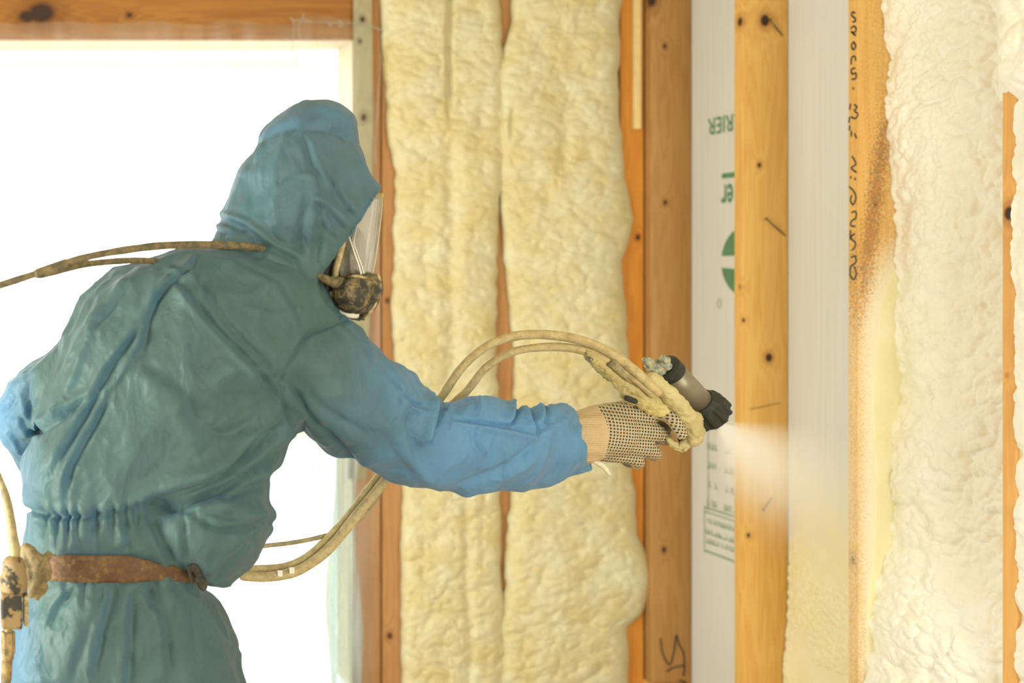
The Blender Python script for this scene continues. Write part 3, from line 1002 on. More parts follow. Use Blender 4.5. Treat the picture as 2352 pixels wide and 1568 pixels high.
# ---- coverall
T = [(560, 440, 640, 2.10, .045), (575, 385, 668, 2.10, .075), (592, 335, 700, 2.10, .10), (620, 268, 722, 2.10, .125), (650, 216, 745, 2.10, .14), (700, 182, 778, 2.10, .155),
     (760, 152, 785, 2.10, .165), (850, 118, 760, 2.10, .165), (930, 98, 725, 2.10, .165), (985, 84, 695, 2.10, .165), (1030, 58, 668, 2.10, .165), (1080, 50, 636, 2.10, .165), (1130, 62, 615, 2.10, .16),
     (1165, 72, 612, 2.10, .15), (1190, 66, 600, 2.10, .142), (1230, 55, 560, 2.10, .148), (1265, 58, 520, 2.10, .148), (1305, 66, 470, 2.10, .142), (1340, 62, 468, 2.10, .144),
     (1380, 52, 495, 2.11, .16), (1430, 36, 524, 2.11, .17), (1480, 28, 543, 2.11, .175), (1530, 24, 548, 2.11, .175), (1580, 20, 564, 2.11, .175), (1640, 18, 566, 2.11, .17)]
LEGL = [(1560, 22, 300, 2.10, .15), (1660, 30, 296, 2.10, .13), (1800, 50, 285, 2.09, .12), (2000, 70, 262, 2.10, .10), (2200, 84, 240, 2.11, .085), (2290, 90, 232, 2.12, .08)]
LEGR = [(1560, 290, 562, 2.12, .15), (1660, 300, 560, 2.12, .13), (1800, 318, 555, 2.12, .12), (2000, 345, 548, 2.13, .10), (2200, 368, 540, 2.14, .085), (2290, 374, 534, 2.14, .08)]
LOBE = [(1100, 300, 618, 2.09, .13), (1150, 300, 616, 2.085, .15), (1197, 300, 622, 2.08, .16), (1235, 318, 608, 2.07, .155), (1270, 350, 592, 2.06, .14), (1300, 408, 573, 2.05, .10), (1325, 440, 545, 2.04, .065), (1344, 470, 512, 2.03, .025)]
ARM = [(700, 690, 560, 900, 2.08, .12), (790, 722, 650, 945, 2.085, .115), (860, 795, 722, 1000, 2.10, .112), (945, 862, 800, 1050, 2.12, .105), (1002, 908, 885, 1100, 2.15, .098),
       (1034, 920, 962, 1124, 2.175, .10), (1108, 898, 1075, 1135, 2.20, .108), (1190, 930, 1165, 1128, 2.225, .092), (1250, 930, 1235, 1116, 2.245, .085), (1290, 925, 1285, 1106, 2.26, .08), (1318, 940, 1362, 1080, 2.275, .062)]
ARML = [(300, 640, 330, 860, 2.13, .12), (205, 705, 260, 900, 2.14, .11), (120, 793, 185, 955, 2.17, .10), (60, 838, 150, 975, 2.19, .095), (26, 880, 140, 985, 2.21, .09), (-2, 940, 136, 990, 2.235, .088), (-8, 990, 140, 992, 2.26, .086),
        (16, 1035, 152, 990, 2.29, .082), (52, 1095, 180, 1010, 2.34, .076), (104, 1155, 220, 1055, 2.39, .07), (160, 1200, 250, 1110, 2.42, .05)]
v_, f_q = joinvf([slices(T, 70, 56, .85, .8), slices(LEGL, 30), slices(LEGR, 30), slices(LOBE, 26), pairs(ARM[:], 60), pairs(ARML, 40)])
V, N, FC = remesh(v_, f_q, .0042, 4)
px, py = to_px(V)

folds = [
    # back
    ([(367, 686), (310, 770), (245, 859), (180, 980), (117, 1099)], 10, 10, 'v'),
    ([(352, 640), (340, 720), (300, 800), (262, 850)], 7, 10, 'r'),
    ([(330, 760), (260, 880), (190, 905)], 6, 9, 'r'),
    ([(255, 900), (215, 980), (165, 1080), (150, 1150)], 9, 8, 'v'),
    ([(388, 624), (474, 727), (576, 834), (653, 936)], 9, 8, 'v'),
    ([(460, 640), (540, 760), (620, 850), (648, 900)], 6, 9, 'g'),
    ([(658, 966), (540, 1070), (459, 1114), (306, 1165)], 20, 16, 'v'),
    ([(692, 988), (640, 1040), (520, 1120), (400, 1160), (300, 1178)], 18, 14, 'v'),
    ([(645, 1075), (600, 1110), (500, 1150)], 8, 12, 'v'),
    ([(440, 618), (395, 650), (350, 700)], 8, 8, 'v'),
    ([(440, 618), (462, 650), (476, 672)], 7, 6, 'v'),
    ([(452, 590), (440, 622)], 5, 6, 'v'), ([(385, 600), (420, 625), (440, 622)], 6, 7, 'v'),
    ([(300, 640), (250, 700), (205, 760)], 7, 9, 'v'),
    ([(400, 640), (350, 700), (330, 820)], 6, 9, 'v'),
    ([(230, 690), (190, 800), (150, 900), (100, 1000)], 6, 10, 'r'),
    ([(530, 600), (640, 650), (710, 760)], 4, 8, 'v'),
    ([(560, 700), (640, 720), (700, 700)], 3, 9, 'r'),
    ([(500, 830), (600, 860), (690, 800)], 3, 14, 'r'),
    ([(330, 830), (420, 900), (450, 1000)], 5, 16, 'v'),
    ([(450, 960), (520, 1000), (640, 950)], 4, 12, 'g'),
    ([(735, 640), (770, 720), (830, 790), (850, 840)], 5, 6, 'v'),
    ([(712, 610), (745, 690), (790, 740)], 6, 6, 'v'),
    ([(204, 910), (148, 951), (95, 985), (53, 1010)], 12, 9, 'v'),
    ([(140, 800), (110, 900), (100, 985)], 5, 6, 'g'),
    # arm-hole seam
    ([(818, 733), (770, 742), (715, 765), (680, 810), (650, 850), (648, 900), (655, 950), (672, 990), (700, 1002)], 7, 5, 'g'),
    ([(642, 858), (690, 920), (733, 976), (757, 995), (829, 1072), (880, 1100)], 8, 10, 'v'),
    # sleeve
    ([(887, 850), (910, 890), (933, 919), (982, 942)], 8, 6, 'v'),
    ([(700, 900), (780, 960), (860, 1000)], 5, 14, 'v'),
    ([(1006, 905), (996, 950), (990, 980), (986, 1024)], 22, 9, 'v'),
    ([(1040, 925), (1012, 960), (998, 1000)], 10, 8, 'r'),
    ([(930, 950), (945, 1010), (960, 1060)], 7, 13, 'v'),
    ([(860, 940), (900, 1000), (960, 1080), (1020, 1110)], 5, 12, 'r'),
    ([(1030, 960), (1101, 969), (1174, 984), (1240, 1000)], 9, 6, 'v'),
    ([(1101, 905), (1104, 935), (1101, 969)], 6, 8, 'r'),
    ([(1101, 969), (1092, 1010), (1112, 1049), (1108, 1099)], 6, 6, 'v'),
    ([(1140, 1000), (1125, 1045), (1120, 1090)], 4, 6, 'v'),
    ([(1192, 922), (1182, 955), (1170, 982)], 12, 7, 'v'),
    ([(1216, 930), (1226, 965), (1238, 1000)], 11, 7, 'v'),
    ([(1254, 925), (1255, 950), (1252, 975)], 7, 6, 'v'),
    ([(1025, 1126), (1124, 1095), (1190, 1050), (1237, 1008)], 8, 12, 'v'),
    ([(1240, 1000), (1290, 970), (1310, 940)], 5, 9, 'r'),
    ([(1338, 975), (1334, 1020), (1331, 1066)], 7, 5, 'v'),
    ([(1150, 1010), (1170, 1060), (1160, 1100)], 4, 8, 'r'),
    # hips
    ([(182, 1344), (132, 1393), (116, 1446)], 9, 8, 'v'), ([(267, 1344), (238, 1446), (215, 1568)], 9, 10, 'v'),
    ([(305, 1347), (302, 1479), (294, 1600)], 10, 12, 'v'), ([(343, 1347), (380, 1430), (395, 1568)], 9, 12, 'v'),
    ([(426, 1344), (479, 1384), (528, 1463)], 10, 9, 'v'), ([(400, 1350), (440, 1400), (450, 1500)], 7, 12, 'v'),
    ([(225, 1400), (190, 1480), (160, 1580)], 6, 14, 'v'), ([(90, 1370), (70, 1440), (60, 1560)], 6, 10, 'v'),
    ([(520, 1450), (545, 1490), (552, 1505)], 7, 6, 'v'), ([(350, 1350), (345, 1400)], 6, 6, 'g'), ([(232, 1344), (230, 1380)], 6, 6, 'g'),
    # lobe under the arm
    ([(620, 1195), (560, 1210), (500, 1215), (440, 1180)], 9, 9, 'v'), ([(350, 1180), (370, 1240), (400, 1290)], 7, 10, 'v'),
    ([(420, 1190), (425, 1250), (430, 1290)], 6, 10, 'v'), ([(590, 1215), (540, 1280), (490, 1335)], 5, 12, 'v'), ([(280, 1190), (300, 1230), (285, 1270)], 7, 10, 'v'),
    ([(495, 1345), (510, 1300), (530, 1270)], 4, 7, 'g'),
    # far arm
    ([(70, 855), (60, 900), (75, 960)], 9, 8, 'v'), ([(50, 870), (30, 925), (0, 960)], 8, 8, 'v'), ([(40, 960), (70, 985), (95, 990)], 9, 8, 'v'), ([(0, 985), (30, 1010), (50, 1050)], 7, 7, 'r'),
]
D = np.zeros(len(V))
for pts, A, w_, kd in folds:
    fac = 1.3 if pts[0][0] > 640 else (.75 if pts[0][1] > 1340 else 1.1)
    D += seg(V, pts, A * fac, w_ * .85, kd)
D += crumple(V, .17, .010, .075, .005, 0.0, (1, 1, .75)) + crumple(V, .11, .004, .04, .002, 3.0, (1, 1, .6))
# elastic waist: groove and gathers above and below
wl_ = np.interp(px, [40, 90, 130, 200, 290, 330, 420, 520, 620], [1158, 1178, 1187, 1186, 1175, 1168, 1172, 1190, 1200])
dw = py - wl_
tors = (px < 640) & (py > 1050) & (py < 1420)
phase = px / 5.2 + 1.6 * np.sin(px / 23) + 2.2 * vn(px / 30, py / 200, 3)
amp = np.interp(px, [40, 250, 330, 420, 640], [1, 1, .45, .25, .2])
gath = (np.abs(np.sin(phase / 2)) - .6) * .014 * amp * np.where(dw > 0, np.exp(-(dw / 60) ** 2), np.exp(-(dw / 26) ** 2))
D += np.where(tors, gath - .013 * np.exp(-(dw / 6.5) ** 2) * np.clip(amp + .15, 0, 1) + .006 * np.exp(-((dw + 22) / 16) ** 2), 0)
phase2 = px / 11 + 1.5 * np.sin(px / 31) + 2 * vn(px / 40, py / 300, 9)
D += np.where((py > 1335) & (py < 1600) & (px < 600), (np.abs(np.sin(phase2 / 2)) - .6) * .010 * np.exp(-np.clip(py - 1340, 0, 999) / 60), 0)
V2 = V + N * D[:, None]
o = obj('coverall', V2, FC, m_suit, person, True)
o['label'] = 'crumpled blue-green disposable coverall with elastic waist'

# cuff of the right sleeve: short flared ring in front of the glove
cf = catmull([(1290, 925, 1285, 1106, 2.26, .081), (1316, 934, 1340, 1096, 2.27, .078), (1326, 948, 1366, 1082, 2.28, .070)], 10)

# ---- hood: open shell
H = [(243, 702, 752, 2.12, .02), (250, 684, 772, 2.12, .045), (260, 660, 786, 2.12, .065), (276, 628, 803, 2.12, .085), (300, 604, 816, 2.12, .105), (340, 583, 828, 2.12, .12), (385, 558, 846, 2.12, .128), (410, 549, 856, 2.12, .13),
     (430, 541, 866, 2.12, .13), (455, 530, 880, 2.12, .13), (480, 519, 894, 2.12, .13), (505, 511, 892, 2.12, .128), (530, 500, 880, 2.12, .12), (560, 486, 870, 2.12, .112), (590, 500, 840, 2.11, .105), (625, 560, 810, 2.11, .10), (660, 600, 800, 2.11, .09)]
v_, f_q = slices(H, 120, 160, .92, .9)
bm = bmesh.new()
bv = [bm.verts.new(q) for q in v_]
for q in f_q:
    if len(q) == 3 and q[0] == len(v_) - 1: continue     # bottom stays open
    bm.faces.new([bv[i] for i in q])
pa, pb = P(868, 428, 2.12), P(733, 622, 2.12)
dcut = (pb - pa) / np.linalg.norm(pb - pa)
nrm = np.cross(dcut, np.array([.29, 1, 0])); nrm /= np.linalg.norm(nrm)
if nrm[0] < 0: nrm = -nrm
hn = V  # placeholder to keep names local
bmesh.ops.bisect_plane(bm, geom=bm.verts[:] + bm.edges[:] + bm.faces[:], plane_co=tuple(pa), plane_no=tuple(nrm), clear_outer=True)
# the brow of the hood above the cut is rounded off towards the photo's outline
bm.normal_update(); bm.verts.ensure_lookup_table(); bm.verts.index_update()
hv = np.array([q.co[:] for q in bm.verts]); hnm = np.array([q.normal[:] for q in bm.verts])
dd = (hv - pa) @ nrm
rimw = np.exp(-(dd / .016) ** 2)
hfolds = [([(702, 296), (725, 361), (745, 410), (765, 445)], 8, 6, 'v'), ([(767, 385), (783, 445), (800, 475), (818, 500)], 8, 6, 'v'), ([(721, 445), (708, 518), (704, 590)], 11, 7, 'v'),
          ([(596, 328), (645, 294), (718, 284), (783, 296), (820, 335)], 7, 5, 's'), ([(606, 322), (600, 350), (586, 372)], 5, 5, 'v'), ([(507, 491), (553, 506), (630, 556)], 9, 8, 'v'),
          ([(560, 400), (575, 470), (560, 520), (520, 540)], 6, 12, 'r'), ([(721, 450), (760, 480), (800, 520)], 6, 7, 'v'), ([(640, 420), (625, 470), (650, 540), (690, 580)], 6, 12, 'v'),
          ([(700, 300), (690, 262), (720, 240)], 4, 6, 's'), ([(690, 262), (750, 268), (812, 300)], 5, 6, 's'), ([(660, 300), (630, 380), (625, 440)], 4, 8, 'v'), ([(750, 500), (745, 560), (740, 610)], 6, 7, 'v'),
          ([(600, 330), (570, 400), (540, 470)], 5, 8, 'r'), ([(590, 545), (640, 565), (690, 590)], 7, 7, 'v'), ([(630, 440), (700, 400), (760, 440)], 3, 8, 'g'), ([(810, 340), (838, 400), (855, 430)], 3, 7, 'v'),
          ([(735, 460), (745, 500), (770, 540)], 5, 5, 'v'), ([(500, 520), (530, 530), (520, 545)], 6, 5, 'v')]
Dh = np.zeros(len(hv))
for pts, A, w_, kd in hfolds: Dh += seg(hv, pts, A * 1.15, w_, kd)
Dh += crumple(hv, .13, .007, .055, .0034, 4.0)
along = (hv - pa) @ dcut
Dh = Dh * (1 - .7 * rimw) + .0018 * np.sin(along * 900) * rimw - .004 * rimw
# lower brow: pull the surface in so that its outline follows the photo above the visor
hx, hy = to_px(hv)
target = np.interp(hy, [230, 240, 265, 300, 340, 390, 430, 470], [755, 768, 796, 818, 828, 848, 868, 868])
cx = 700.0
scale = np.where((hx > cx), np.minimum(1, (target - cx) / np.maximum(np.interp(hy, [226, 238, 250, 270, 300, 340, 380, 430, 470], [752, 774, 788, 806, 826, 850, 880, 915, 915]) - cx, 1)), 1)
scale = np.where(hy > 428, 1, scale)
hx2 = cx + (hx - cx) * scale
hv = hv + hnm * Dh[:, None]
for q, c in zip(bm.verts, hv): q.co = c
edges = [e for e in bm.edges if e.is_boundary and abs((np.array(e.verts[0].co) - pa) @ nrm) < .012 and e.verts[0].co.z > 1.40 and abs((np.array(e.verts[1].co) - pa) @ nrm) < .012]
hoodv = [q.co[:] for q in bm.verts]; hoodf = [[q.index for q in f.verts] for f in bm.faces]
adj = {}
for e in edges:
    a_, b_ = e.verts[0].index, e.verts[1].index
    adj.setdefault(a_, []).append(b_); adj.setdefault(b_, []).append(a_)
bm.free()
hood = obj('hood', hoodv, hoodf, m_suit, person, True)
hood['label'] = 'gathered blue hood drawn round the respirator'
s_ = hood.modifiers.new('thick', 'SOLIDIFY'); s_.thickness = .0012; s_.offset = -1
start = next((k_ for k_ in adj if len(adj[k_]) == 1), next(iter(adj)))
loop, prev = [start], None
while True:
    nx = [q for q in adj[loop[-1]] if q != prev and q not in loop[-3:]]
    if not nx or nx[0] == start or len(loop) > 4000: break
    prev = loop[-1]; loop.append(nx[0])
lp = np.array([hoodv[i] for i in loop])
if len(lp) > 8:
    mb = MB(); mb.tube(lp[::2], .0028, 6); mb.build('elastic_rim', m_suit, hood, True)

# ---- respirator
m_rub = NT('dusty_rubber')
def dust(k, dark, tan, lo=.45, hi=.58, scale=70):
    nz = k.noise(k.pos(), scale, 5, .7)
    col = k.mix(k.ramp(nz, lo, hi), dark, tan)
    k.set(k.b.inputs['Base Color'], col); k.b.inputs['Roughness'].default_value = .7
    k.bump(nz, .5, .003)
    return k.m
m_rub = dust(m_rub, srgb(50, 48, 38), srgb(158, 138, 98), .46, .70, 55)
m_dark = dust(NT('dark_rubber'), srgb(44, 42, 36), srgb(96, 84, 62), .5, .8, 60)
m_tan = dust(NT('tan_crust_rubber'), srgb(120, 104, 70), srgb(200, 176, 124), .3, .6, 90)
m_greyr = dust(NT('grey_rubber'), srgb(110, 106, 90), srgb(134, 124, 100), .4, .7, 80)
m_clear = NT('visor_clear'); k = m_clear; k.t.nodes.remove(k.b)
tr = k.n('ShaderNodeBsdfTransparent'); tr.inputs[0].default_value = (.93, .93, .92, 1); gl = k.n('ShaderNodeBsdfGlossy', {'Roughness': .06}); df = k.n('ShaderNodeBsdfDiffuse'); df.inputs[0].default_value = (.8, .78, .7, 1)
fr = k.n('ShaderNodeLayerWeight', {'Blend': .42})
m1 = k.n('ShaderNodeMixShader', {0: .10, 1: tr.outputs[0], 2: df.outputs[0]})
mx = k.n('ShaderNodeMixShader', {0: fr.outputs['Facing'], 1: m1.outputs[0], 2: gl.outputs[0]}); k.t.links.new(mx.outputs[0], k.out.inputs[0]); m_clear = k.m
resp = empty('respirator', P(815, 690, 2.12), person); resp['label'] = 'dusty full-face respirator with clear visor'


def wrap(rows, n, hw, Yc=2.12, k=26, lo=-90, hi=90, ex=1.0):
    K = catmull(rows, n)
    a = np.radians(np.linspace(lo, hi, k))
    R = np.array([Parr(b + (f - b) * np.cos(a) ** ex, np.full(k, y), Yc + hw * s * np.sin(a)) for (y, b, f, s) in K])
    return R.reshape(-1, 3), grid_faces(n, k)


o = obj('visor', *wrap([(450, 836, 877, .8), (480, 824, 876, .95), (520, 814, 872, 1), (560, 806, 867, 1), (600, 803, 861, .95), (640, 806, 853, .85)], 26, .075), m_clear, resp, True)
sm = o.modifiers.new('thick', 'SOLIDIFY'); sm.thickness = .002
o['label'] = 'clear curved visor'
v_, f_q = wrap([(450, 836, 877, .8)] * 2, 2, .078)
mb = MB(); mb.tube(v_[:26], .006, 8, ry=.005); mb.build('top_frame', m_tan, resp, True)
o = obj('facepiece', *wrap([(500, 740, 800, 1), (540, 735, 806, 1), (580, 720, 802, 1), (620, 715, 806, 1), (660, 715, 806, .9), (700, 740, 810, .6)], 26, .068), m_dark, resp, True)
o.modifiers.new('thick', 'SOLIDIFY').thickness = .003
o = obj('nose_cup', *wrap([(520, 790, 822, .3), (545, 780, 838, .8), (580, 776, 842, 1), (620, 780, 848, 1), (655, 786, 850, 1)], 24, .052), m_greyr, resp, True)
mb = MB(); mb.tube(catmull([P(790, 545, 2.05), P(780, 585, 2.045), P(772, 615, 2.045), P(768, 642, 2.045)], 12), .0062, 8); mb.build('face_seal', m_tan, resp, True)
m_silver = plain('clear_edge', srgb(216, 214, 196), .25, .3, .05, 50, 0)
mb = MB(); mb.tube(catmull([P(799, 536, 2.045), P(812, 575, 2.04), P(824, 610, 2.04), P(832, 640, 2.042)], 12), .0018, 6); mb.tube(catmull([P(806, 536, 2.05), P(818, 575, 2.045), P(832, 615, 2.045), P(838, 640, 2.045)], 12), .0012, 6); mb.build('clip', m_silver, resp, True)
# housing
def lump(parts, voxel, amp, mat, name, parent, sc1=.012, sm=2, label=None):
    v, f = joinvf(parts)
    V_, N_, F_ = remesh(v, f, voxel, sm)
    if amp:
        d = np.array([mnoise.noise(Vector(p) / sc1) + .5 * mnoise.noise(Vector(p) / sc1 * 2.3) + .3 * mnoise.noise(Vector(p) / sc1 * 5.1) for p in V_])
        V_ = V_ + N_ * (d * amp)[:, None]
    o = obj(name, V_, F_, mat, parent, True)
    if label: o['label'] = label
    return o
lump([tube([P(806, 676, 2.03), P(822, 680, 2.12), P(806, 676, 2.20)], [.033, .039, .033], 20, rnd=True), tube([P(778, 652, 2.04), P(812, 668, 2.04), P(840, 664, 2.05)], [.015, .030, .030], 14, rnd=True),
      tube([P(838, 650, 2.05), P(862, 655, 2.12), P(838, 650, 2.19)], [.016, .014, .016], 12, rnd=True)], .0028, .0015, m_rub, 'filter_housing', resp, label='dark breathing valve crusted with tan dust')
lump([tube(catmull([P(858, 628, 2.10), P(861, 650, 2.10), P(854, 690, 2.10), P(840, 716, 2.10), P(826, 732, 2.10)], 16), [.006] * 8 + [.0075] * 4 + [.005] * 4, 10, ry=.026, up=(0, 1, 0))], .0025, .001, m_tan, 'valve_rim', resp)
MB().tube(catmull([P(795, 642, 2.03), P(815, 634, 2.025), P(840, 640, 2.03), P(856, 658, 2.04)], 12), .003, 8).build('valve_ring', m_tan, resp, True)
obj('chin_strap', *rings(catmull([list(P(735, 640, 2.06)), list(P(752, 670, 2.05)), list(P(790, 712, 2.06)), list(P(826, 722, 2.08))], 12)[:, None, :] + np.array([[0, -.004, .012], [0, .004, .012], [0, .004, -.012], [0, -.004, -.012]])[None]), m_dark, resp)
MB().tube(catmull([P(764, 668, 2.04), P(775, 700, 2.045), P(800, 722, 2.05), P(822, 724, 2.06)], 12), .006, 8, ry=.003).build('strap_glint', plain('glint_white', srgb(226, 220, 200), .3, 0, .1, 60), resp, True)  # glint on the chin strap, put in as a white strip

# ---- glove
def glove_mat():
    k = NT('dotted_knit')
    g = k.n('ShaderNodeNewGeometry')
    mp = k.n('ShaderNodeMapping', vector_type='POINT'); k.t.links.new(g.outputs['Position'], mp.inputs[0])
    mp.inputs['Rotation'].default_value = (0, math.radians(-6), 0)
    pt = .0062
    mp.inputs['Scale'].default_value = (1 / pt, 1 / pt, 1 / pt)
    xyz = k.n('ShaderNodeSeparateXYZ'); k.t.links.new(mp.outputs[0], xyz.inputs[0])
    fx_ = k.math('SUBTRACT', k.math('FRACT', xyz.outputs[0]), .5); fz_ = k.math('SUBTRACT', k.math('FRACT', xyz.outputs[2]), .5)
    d = k.math('SQRT', k.math('ADD', k.math('MULTIPLY', fx_, fx_), k.math('MULTIPLY', fz_, fz_)))
    dot = k.ramp(d, .335, .27)
    raw = k.n('ShaderNodeSeparateXYZ'); k.t.links.new(g.outputs['Position'], raw.inputs[0])
    onb = k.ramp(raw.outputs[0], (1384 - VX) * 2.24 / F, (1386 - VX) * 2.24 / F)
    nsp = k.n('ShaderNodeSeparateXYZ'); k.t.links.new(g.outputs['Normal'], nsp.inputs[0])
    face = k.ramp(k.math('ABSOLUTE', nsp.outputs[1]), .22, .3)
    knit = k.noise(k.pos((1, 1, 1)), 500, 2)
    rib = k.math('SINE', k.math('MULTIPLY', raw.outputs[2], 1500))
    cuffm = k.math('SUBTRACT', 1.0, onb)
    base = k.mix(k.ramp(knit, .3, .7), srgb(196, 178, 144), srgb(176, 157, 121))
    base = k.mix(k.math('MULTIPLY', cuffm, .35), base, srgb(214, 178, 124))
    dm = k.math('MULTIPLY', k.math('MULTIPLY', dot, onb), face)
    k.set(k.b.inputs['Base Color'], k.mix(dm, base, srgb(52, 56, 50)))
    k.b.inputs['Roughness'].default_value = .85
    h = k.math('ADD', k.math('MULTIPLY', knit, .4), k.math('ADD', k.math('MULTIPLY', k.math('MULTIPLY', rib, cuffm), .5), k.math('MULTIPLY', dm, .8)))
    k.bump(h, .5, .0015)
    return k.m
m_glove = glove_mat()
def chain(pts, n=12):
    """rows px, py, Y, radius px"""
    K = catmull([list(P(x, y, Y)) + [r * Y / F] for (x, y, Y, r) in pts], len(pts) * 5)
    return tube(K[:, :3], K[:, 3], n, rnd=True)
HY0 = 2.27
hand_parts = [
    chain([(1290, 1012, HY0, 52), (1335, 1004, HY0, 60), (1380, 992, HY0, 60), (1405, 992, HY0, 60)], 20),
    chain([(1375, 962, HY0, 34), (1435, 952, HY0 - .004, 31), (1488, 955, HY0 - .008, 22)]),
    chain([(1380, 990, HY0, 38), (1440, 985, HY0 - .010, 36), (1498, 992, HY0 - .014, 24)]),
    chain([(1375, 1012, HY0, 36), (1435, 1014, HY0 - .010, 34), (1478, 1026, HY0 - .012, 24)]),
    chain([(1372, 1028, HY0, 30), (1410, 1034, HY0, 29), (1444, 1046, HY0 - .004, 20)]),
    # index to the trigger
    chain([(1488, 950, HY0 - .012, 20), (1520, 948, HY0 - .03, 17.5), (1548, 966, HY0 - .05, 16), (1564, 996, HY0 - .05, 14)]),
    # middle, ring and little finger curl round the grip
    chain([(1498, 988, HY0 - .014, 20), (1520, 1000, HY0 - .006, 18), (1526, 1008, HY0 + .03, 16), (1500, 1002, HY0 + .055, 14)]),
    chain([(1478, 1024, HY0 - .012, 20), (1496, 1036, HY0 - .006, 18), (1500, 1044, HY0 + .03, 16), (1472, 1034, HY0 + .055, 14)]),
    chain([(1446, 1044, HY0 - .004, 18), (1462, 1058, HY0 - .002, 16), (1462, 1064, HY0 + .03, 14), (1438, 1052, HY0 + .05, 12)]),
    # thumb on the far side
    chain([(1385, 965, HY0 + .025, 28), (1440, 938, HY0 + .05, 22), (1490, 925, HY0 + .06, 18), (1520, 935, HY0 + .06, 15)]),
]
v_, f_q = joinvf(hand_parts)
V_, N_, F_ = remesh(v_, f_q, .0022, 3)
gx, gy = to_px(V_)
dg_ = seg(V_, [(1395, 940), (1400, 1000), (1395, 1050)], 2, 8, 'g') + .0012 * np.sin(gy / 4.0) * (gx < 1380)
V_ = V_ + N_ * dg_[:, None]
o = obj('glove', V_, F_, m_glove, person, True); o['label'] = 'cream knit glove with rows of black grip dots'
def sub(v):  # left hand, mostly hidden in front of the belly: mirrored copy of the same shape
    c = P(1385, 990, HY0); t = P(190, 1150, 2.43)
    q = (v - c) * np.array([1, -1, 1]); a = math.radians(-25)
    return np.stack([q[:, 0] * math.cos(a) - q[:, 2] * math.sin(a), q[:, 1], q[:, 0] * math.sin(a) + q[:, 2] * math.cos(a)], -1) + t
o = obj('glove', sub(V_), [f[::-1] for f in F_], m_glove, person, True)
m_tag = plain('white_tab', srgb(228, 220, 190), .5, 0, .2, 80)
lump([chain([(1362, 1058, 2.25, 5), (1385, 1070, 2.245, 7), (1400, 1088, 2.24, 4)], 8)], .0012, .0008, m_tag, 'wrist_tab', person, .006)

# ---- belt
m_belt = NT('dusty_leather'); k = m_belt
nz = k.noise(k.pos(), 120, 5, .75); n2_ = k.noise(k.pos((1, 1, 1.5)), 22, 3)
col = k.mix(k.ramp(nz, .4, .66), srgb(92, 66, 40), srgb(128, 98, 62)); col = k.mix(k.math('MULTIPLY', k.ramp(n2_, .45, .62), .6), col, srgb(84, 56, 32))
col = k.mix(k.math('MULTIPLY', k.ramp(k.noise(k.pos(), 30, 4, .7), .58, .72), .5), col, srgb(150, 126, 84))
k.set(k.b.inputs['Base Color'], col); k.b.inputs['Roughness'].default_value = .75; k.bump(k.math('ADD', nz, n2_), .6, .003); m_belt = k.m
a = np.linspace(0, 2 * math.pi, 160, endpoint=False)
R = []
for j in range(9):
    t = j / 8
    bul = .004 * math.sin(t * math.pi)
    pxl, pxr = 62, 468
    c, s = np.cos(a), np.sin(a)
    pxx = (pxl + pxr) / 2 + (pxr - pxl) / 2 * 1.02 * np.sign(c) * np.abs(c) ** .85
    top = np.interp(pxx, [60, 110, 200, 300, 360, 420, 470], [1280, 1272, 1275, 1275, 1292, 1300, 1306])
    bot = np.interp(pxx, [60, 110, 200, 300, 380, 470], [1330, 1334, 1338, 1338, 1332, 1342])
    yy = top + (bot - top) * t
    R.append(Parr(pxx, yy, 2.10 + (.1515 + bul + .0015 * np.sin(pxx / 23)) * np.sign(s) * np.abs(s) ** .8))
v_, f_q = rings(np.array(R), False, False)
o = obj('belt', v_, f_q, m_belt, person, True); o['label'] = 'dusty brown leather waist belt'
sm = o.modifiers.new('thick', 'SOLIDIFY'); sm.thickness = .004; sm.offset = 1
# fastening end on the right
lump([tube([P(447, 1300, 1.955), P(466, 1345, 1.965)], [.008, .009], 10, ry=.006, rnd=True), tube([P(432, 1300, 1.953), P(440, 1335, 1.953)], [.003, .003], 8, rnd=True), tube([P(455, 1330, 1.955), P(470, 1336, 1.96)], [.007, .006], 8, rnd=True)], .0016, .0008, m_dark, 'belt_keeper', o, .008)
# rag tied round the belt at its left end
m_rag = dust(NT('dirty_rag'), srgb(92, 80, 52), srgb(150, 128, 84), .35, .65, 60)
lump([tube(catmull([P(62, 1262, 1.945), P(85, 1285, 1.935), P(98, 1320, 1.935), P(84, 1368, 1.94)], 14), [.012] * 5 + [.016] * 5 + [.008] * 4, 12, ry=.008, rnd=True),
      tube(catmull([P(112, 1272, 1.94), P(92, 1300, 1.928), P(84, 1340, 1.93), P(72, 1366, 1.94)], 14), .007, 10, rnd=True),
      tube(catmull([P(58, 1268, 1.95), P(66, 1300, 1.945), P(76, 1340, 1.945)], 10), .012, 10, rnd=True),
      tube(catmull([P(92, 1330, 1.938), P(104, 1350, 1.935), P(92, 1362, 1.94)], 10), .006, 10, rnd=True)], .0022, .0022, m_rag, 'rag_wrap', person, .02, 2, label='frayed dirty rag knotted round the belt')

# ---- boots
m_boot = plain('work_boot', srgb(70, 62, 50), .6, 0, .2, 30)
for (bx, Yb2) in ((160, 2.12), (455, 2.14)):
    c0 = P(bx, 2290, Yb2)
    q = [tube([(c0[0], c0[1] + .01, .17), (c0[0], c0[1], .06)], [.052, .05], 14, rnd=True), tube([(c0[0] - .015, c0[1] - .01, .045), (c0[0] + .07, c0[1] + .05, .05), (c0[0] + .15, c0[1] + .09, .04)], [.045, .048, .036], 14, rnd=True)]
    v_, f_q = joinvf(q); V_, N_, F_ = remesh(v_, f_q, .006, 3)
    V_[:, 2] = np.maximum(V_[:, 2], 0.001)
    obj('boot', V_, F_, m_boot, person, True)

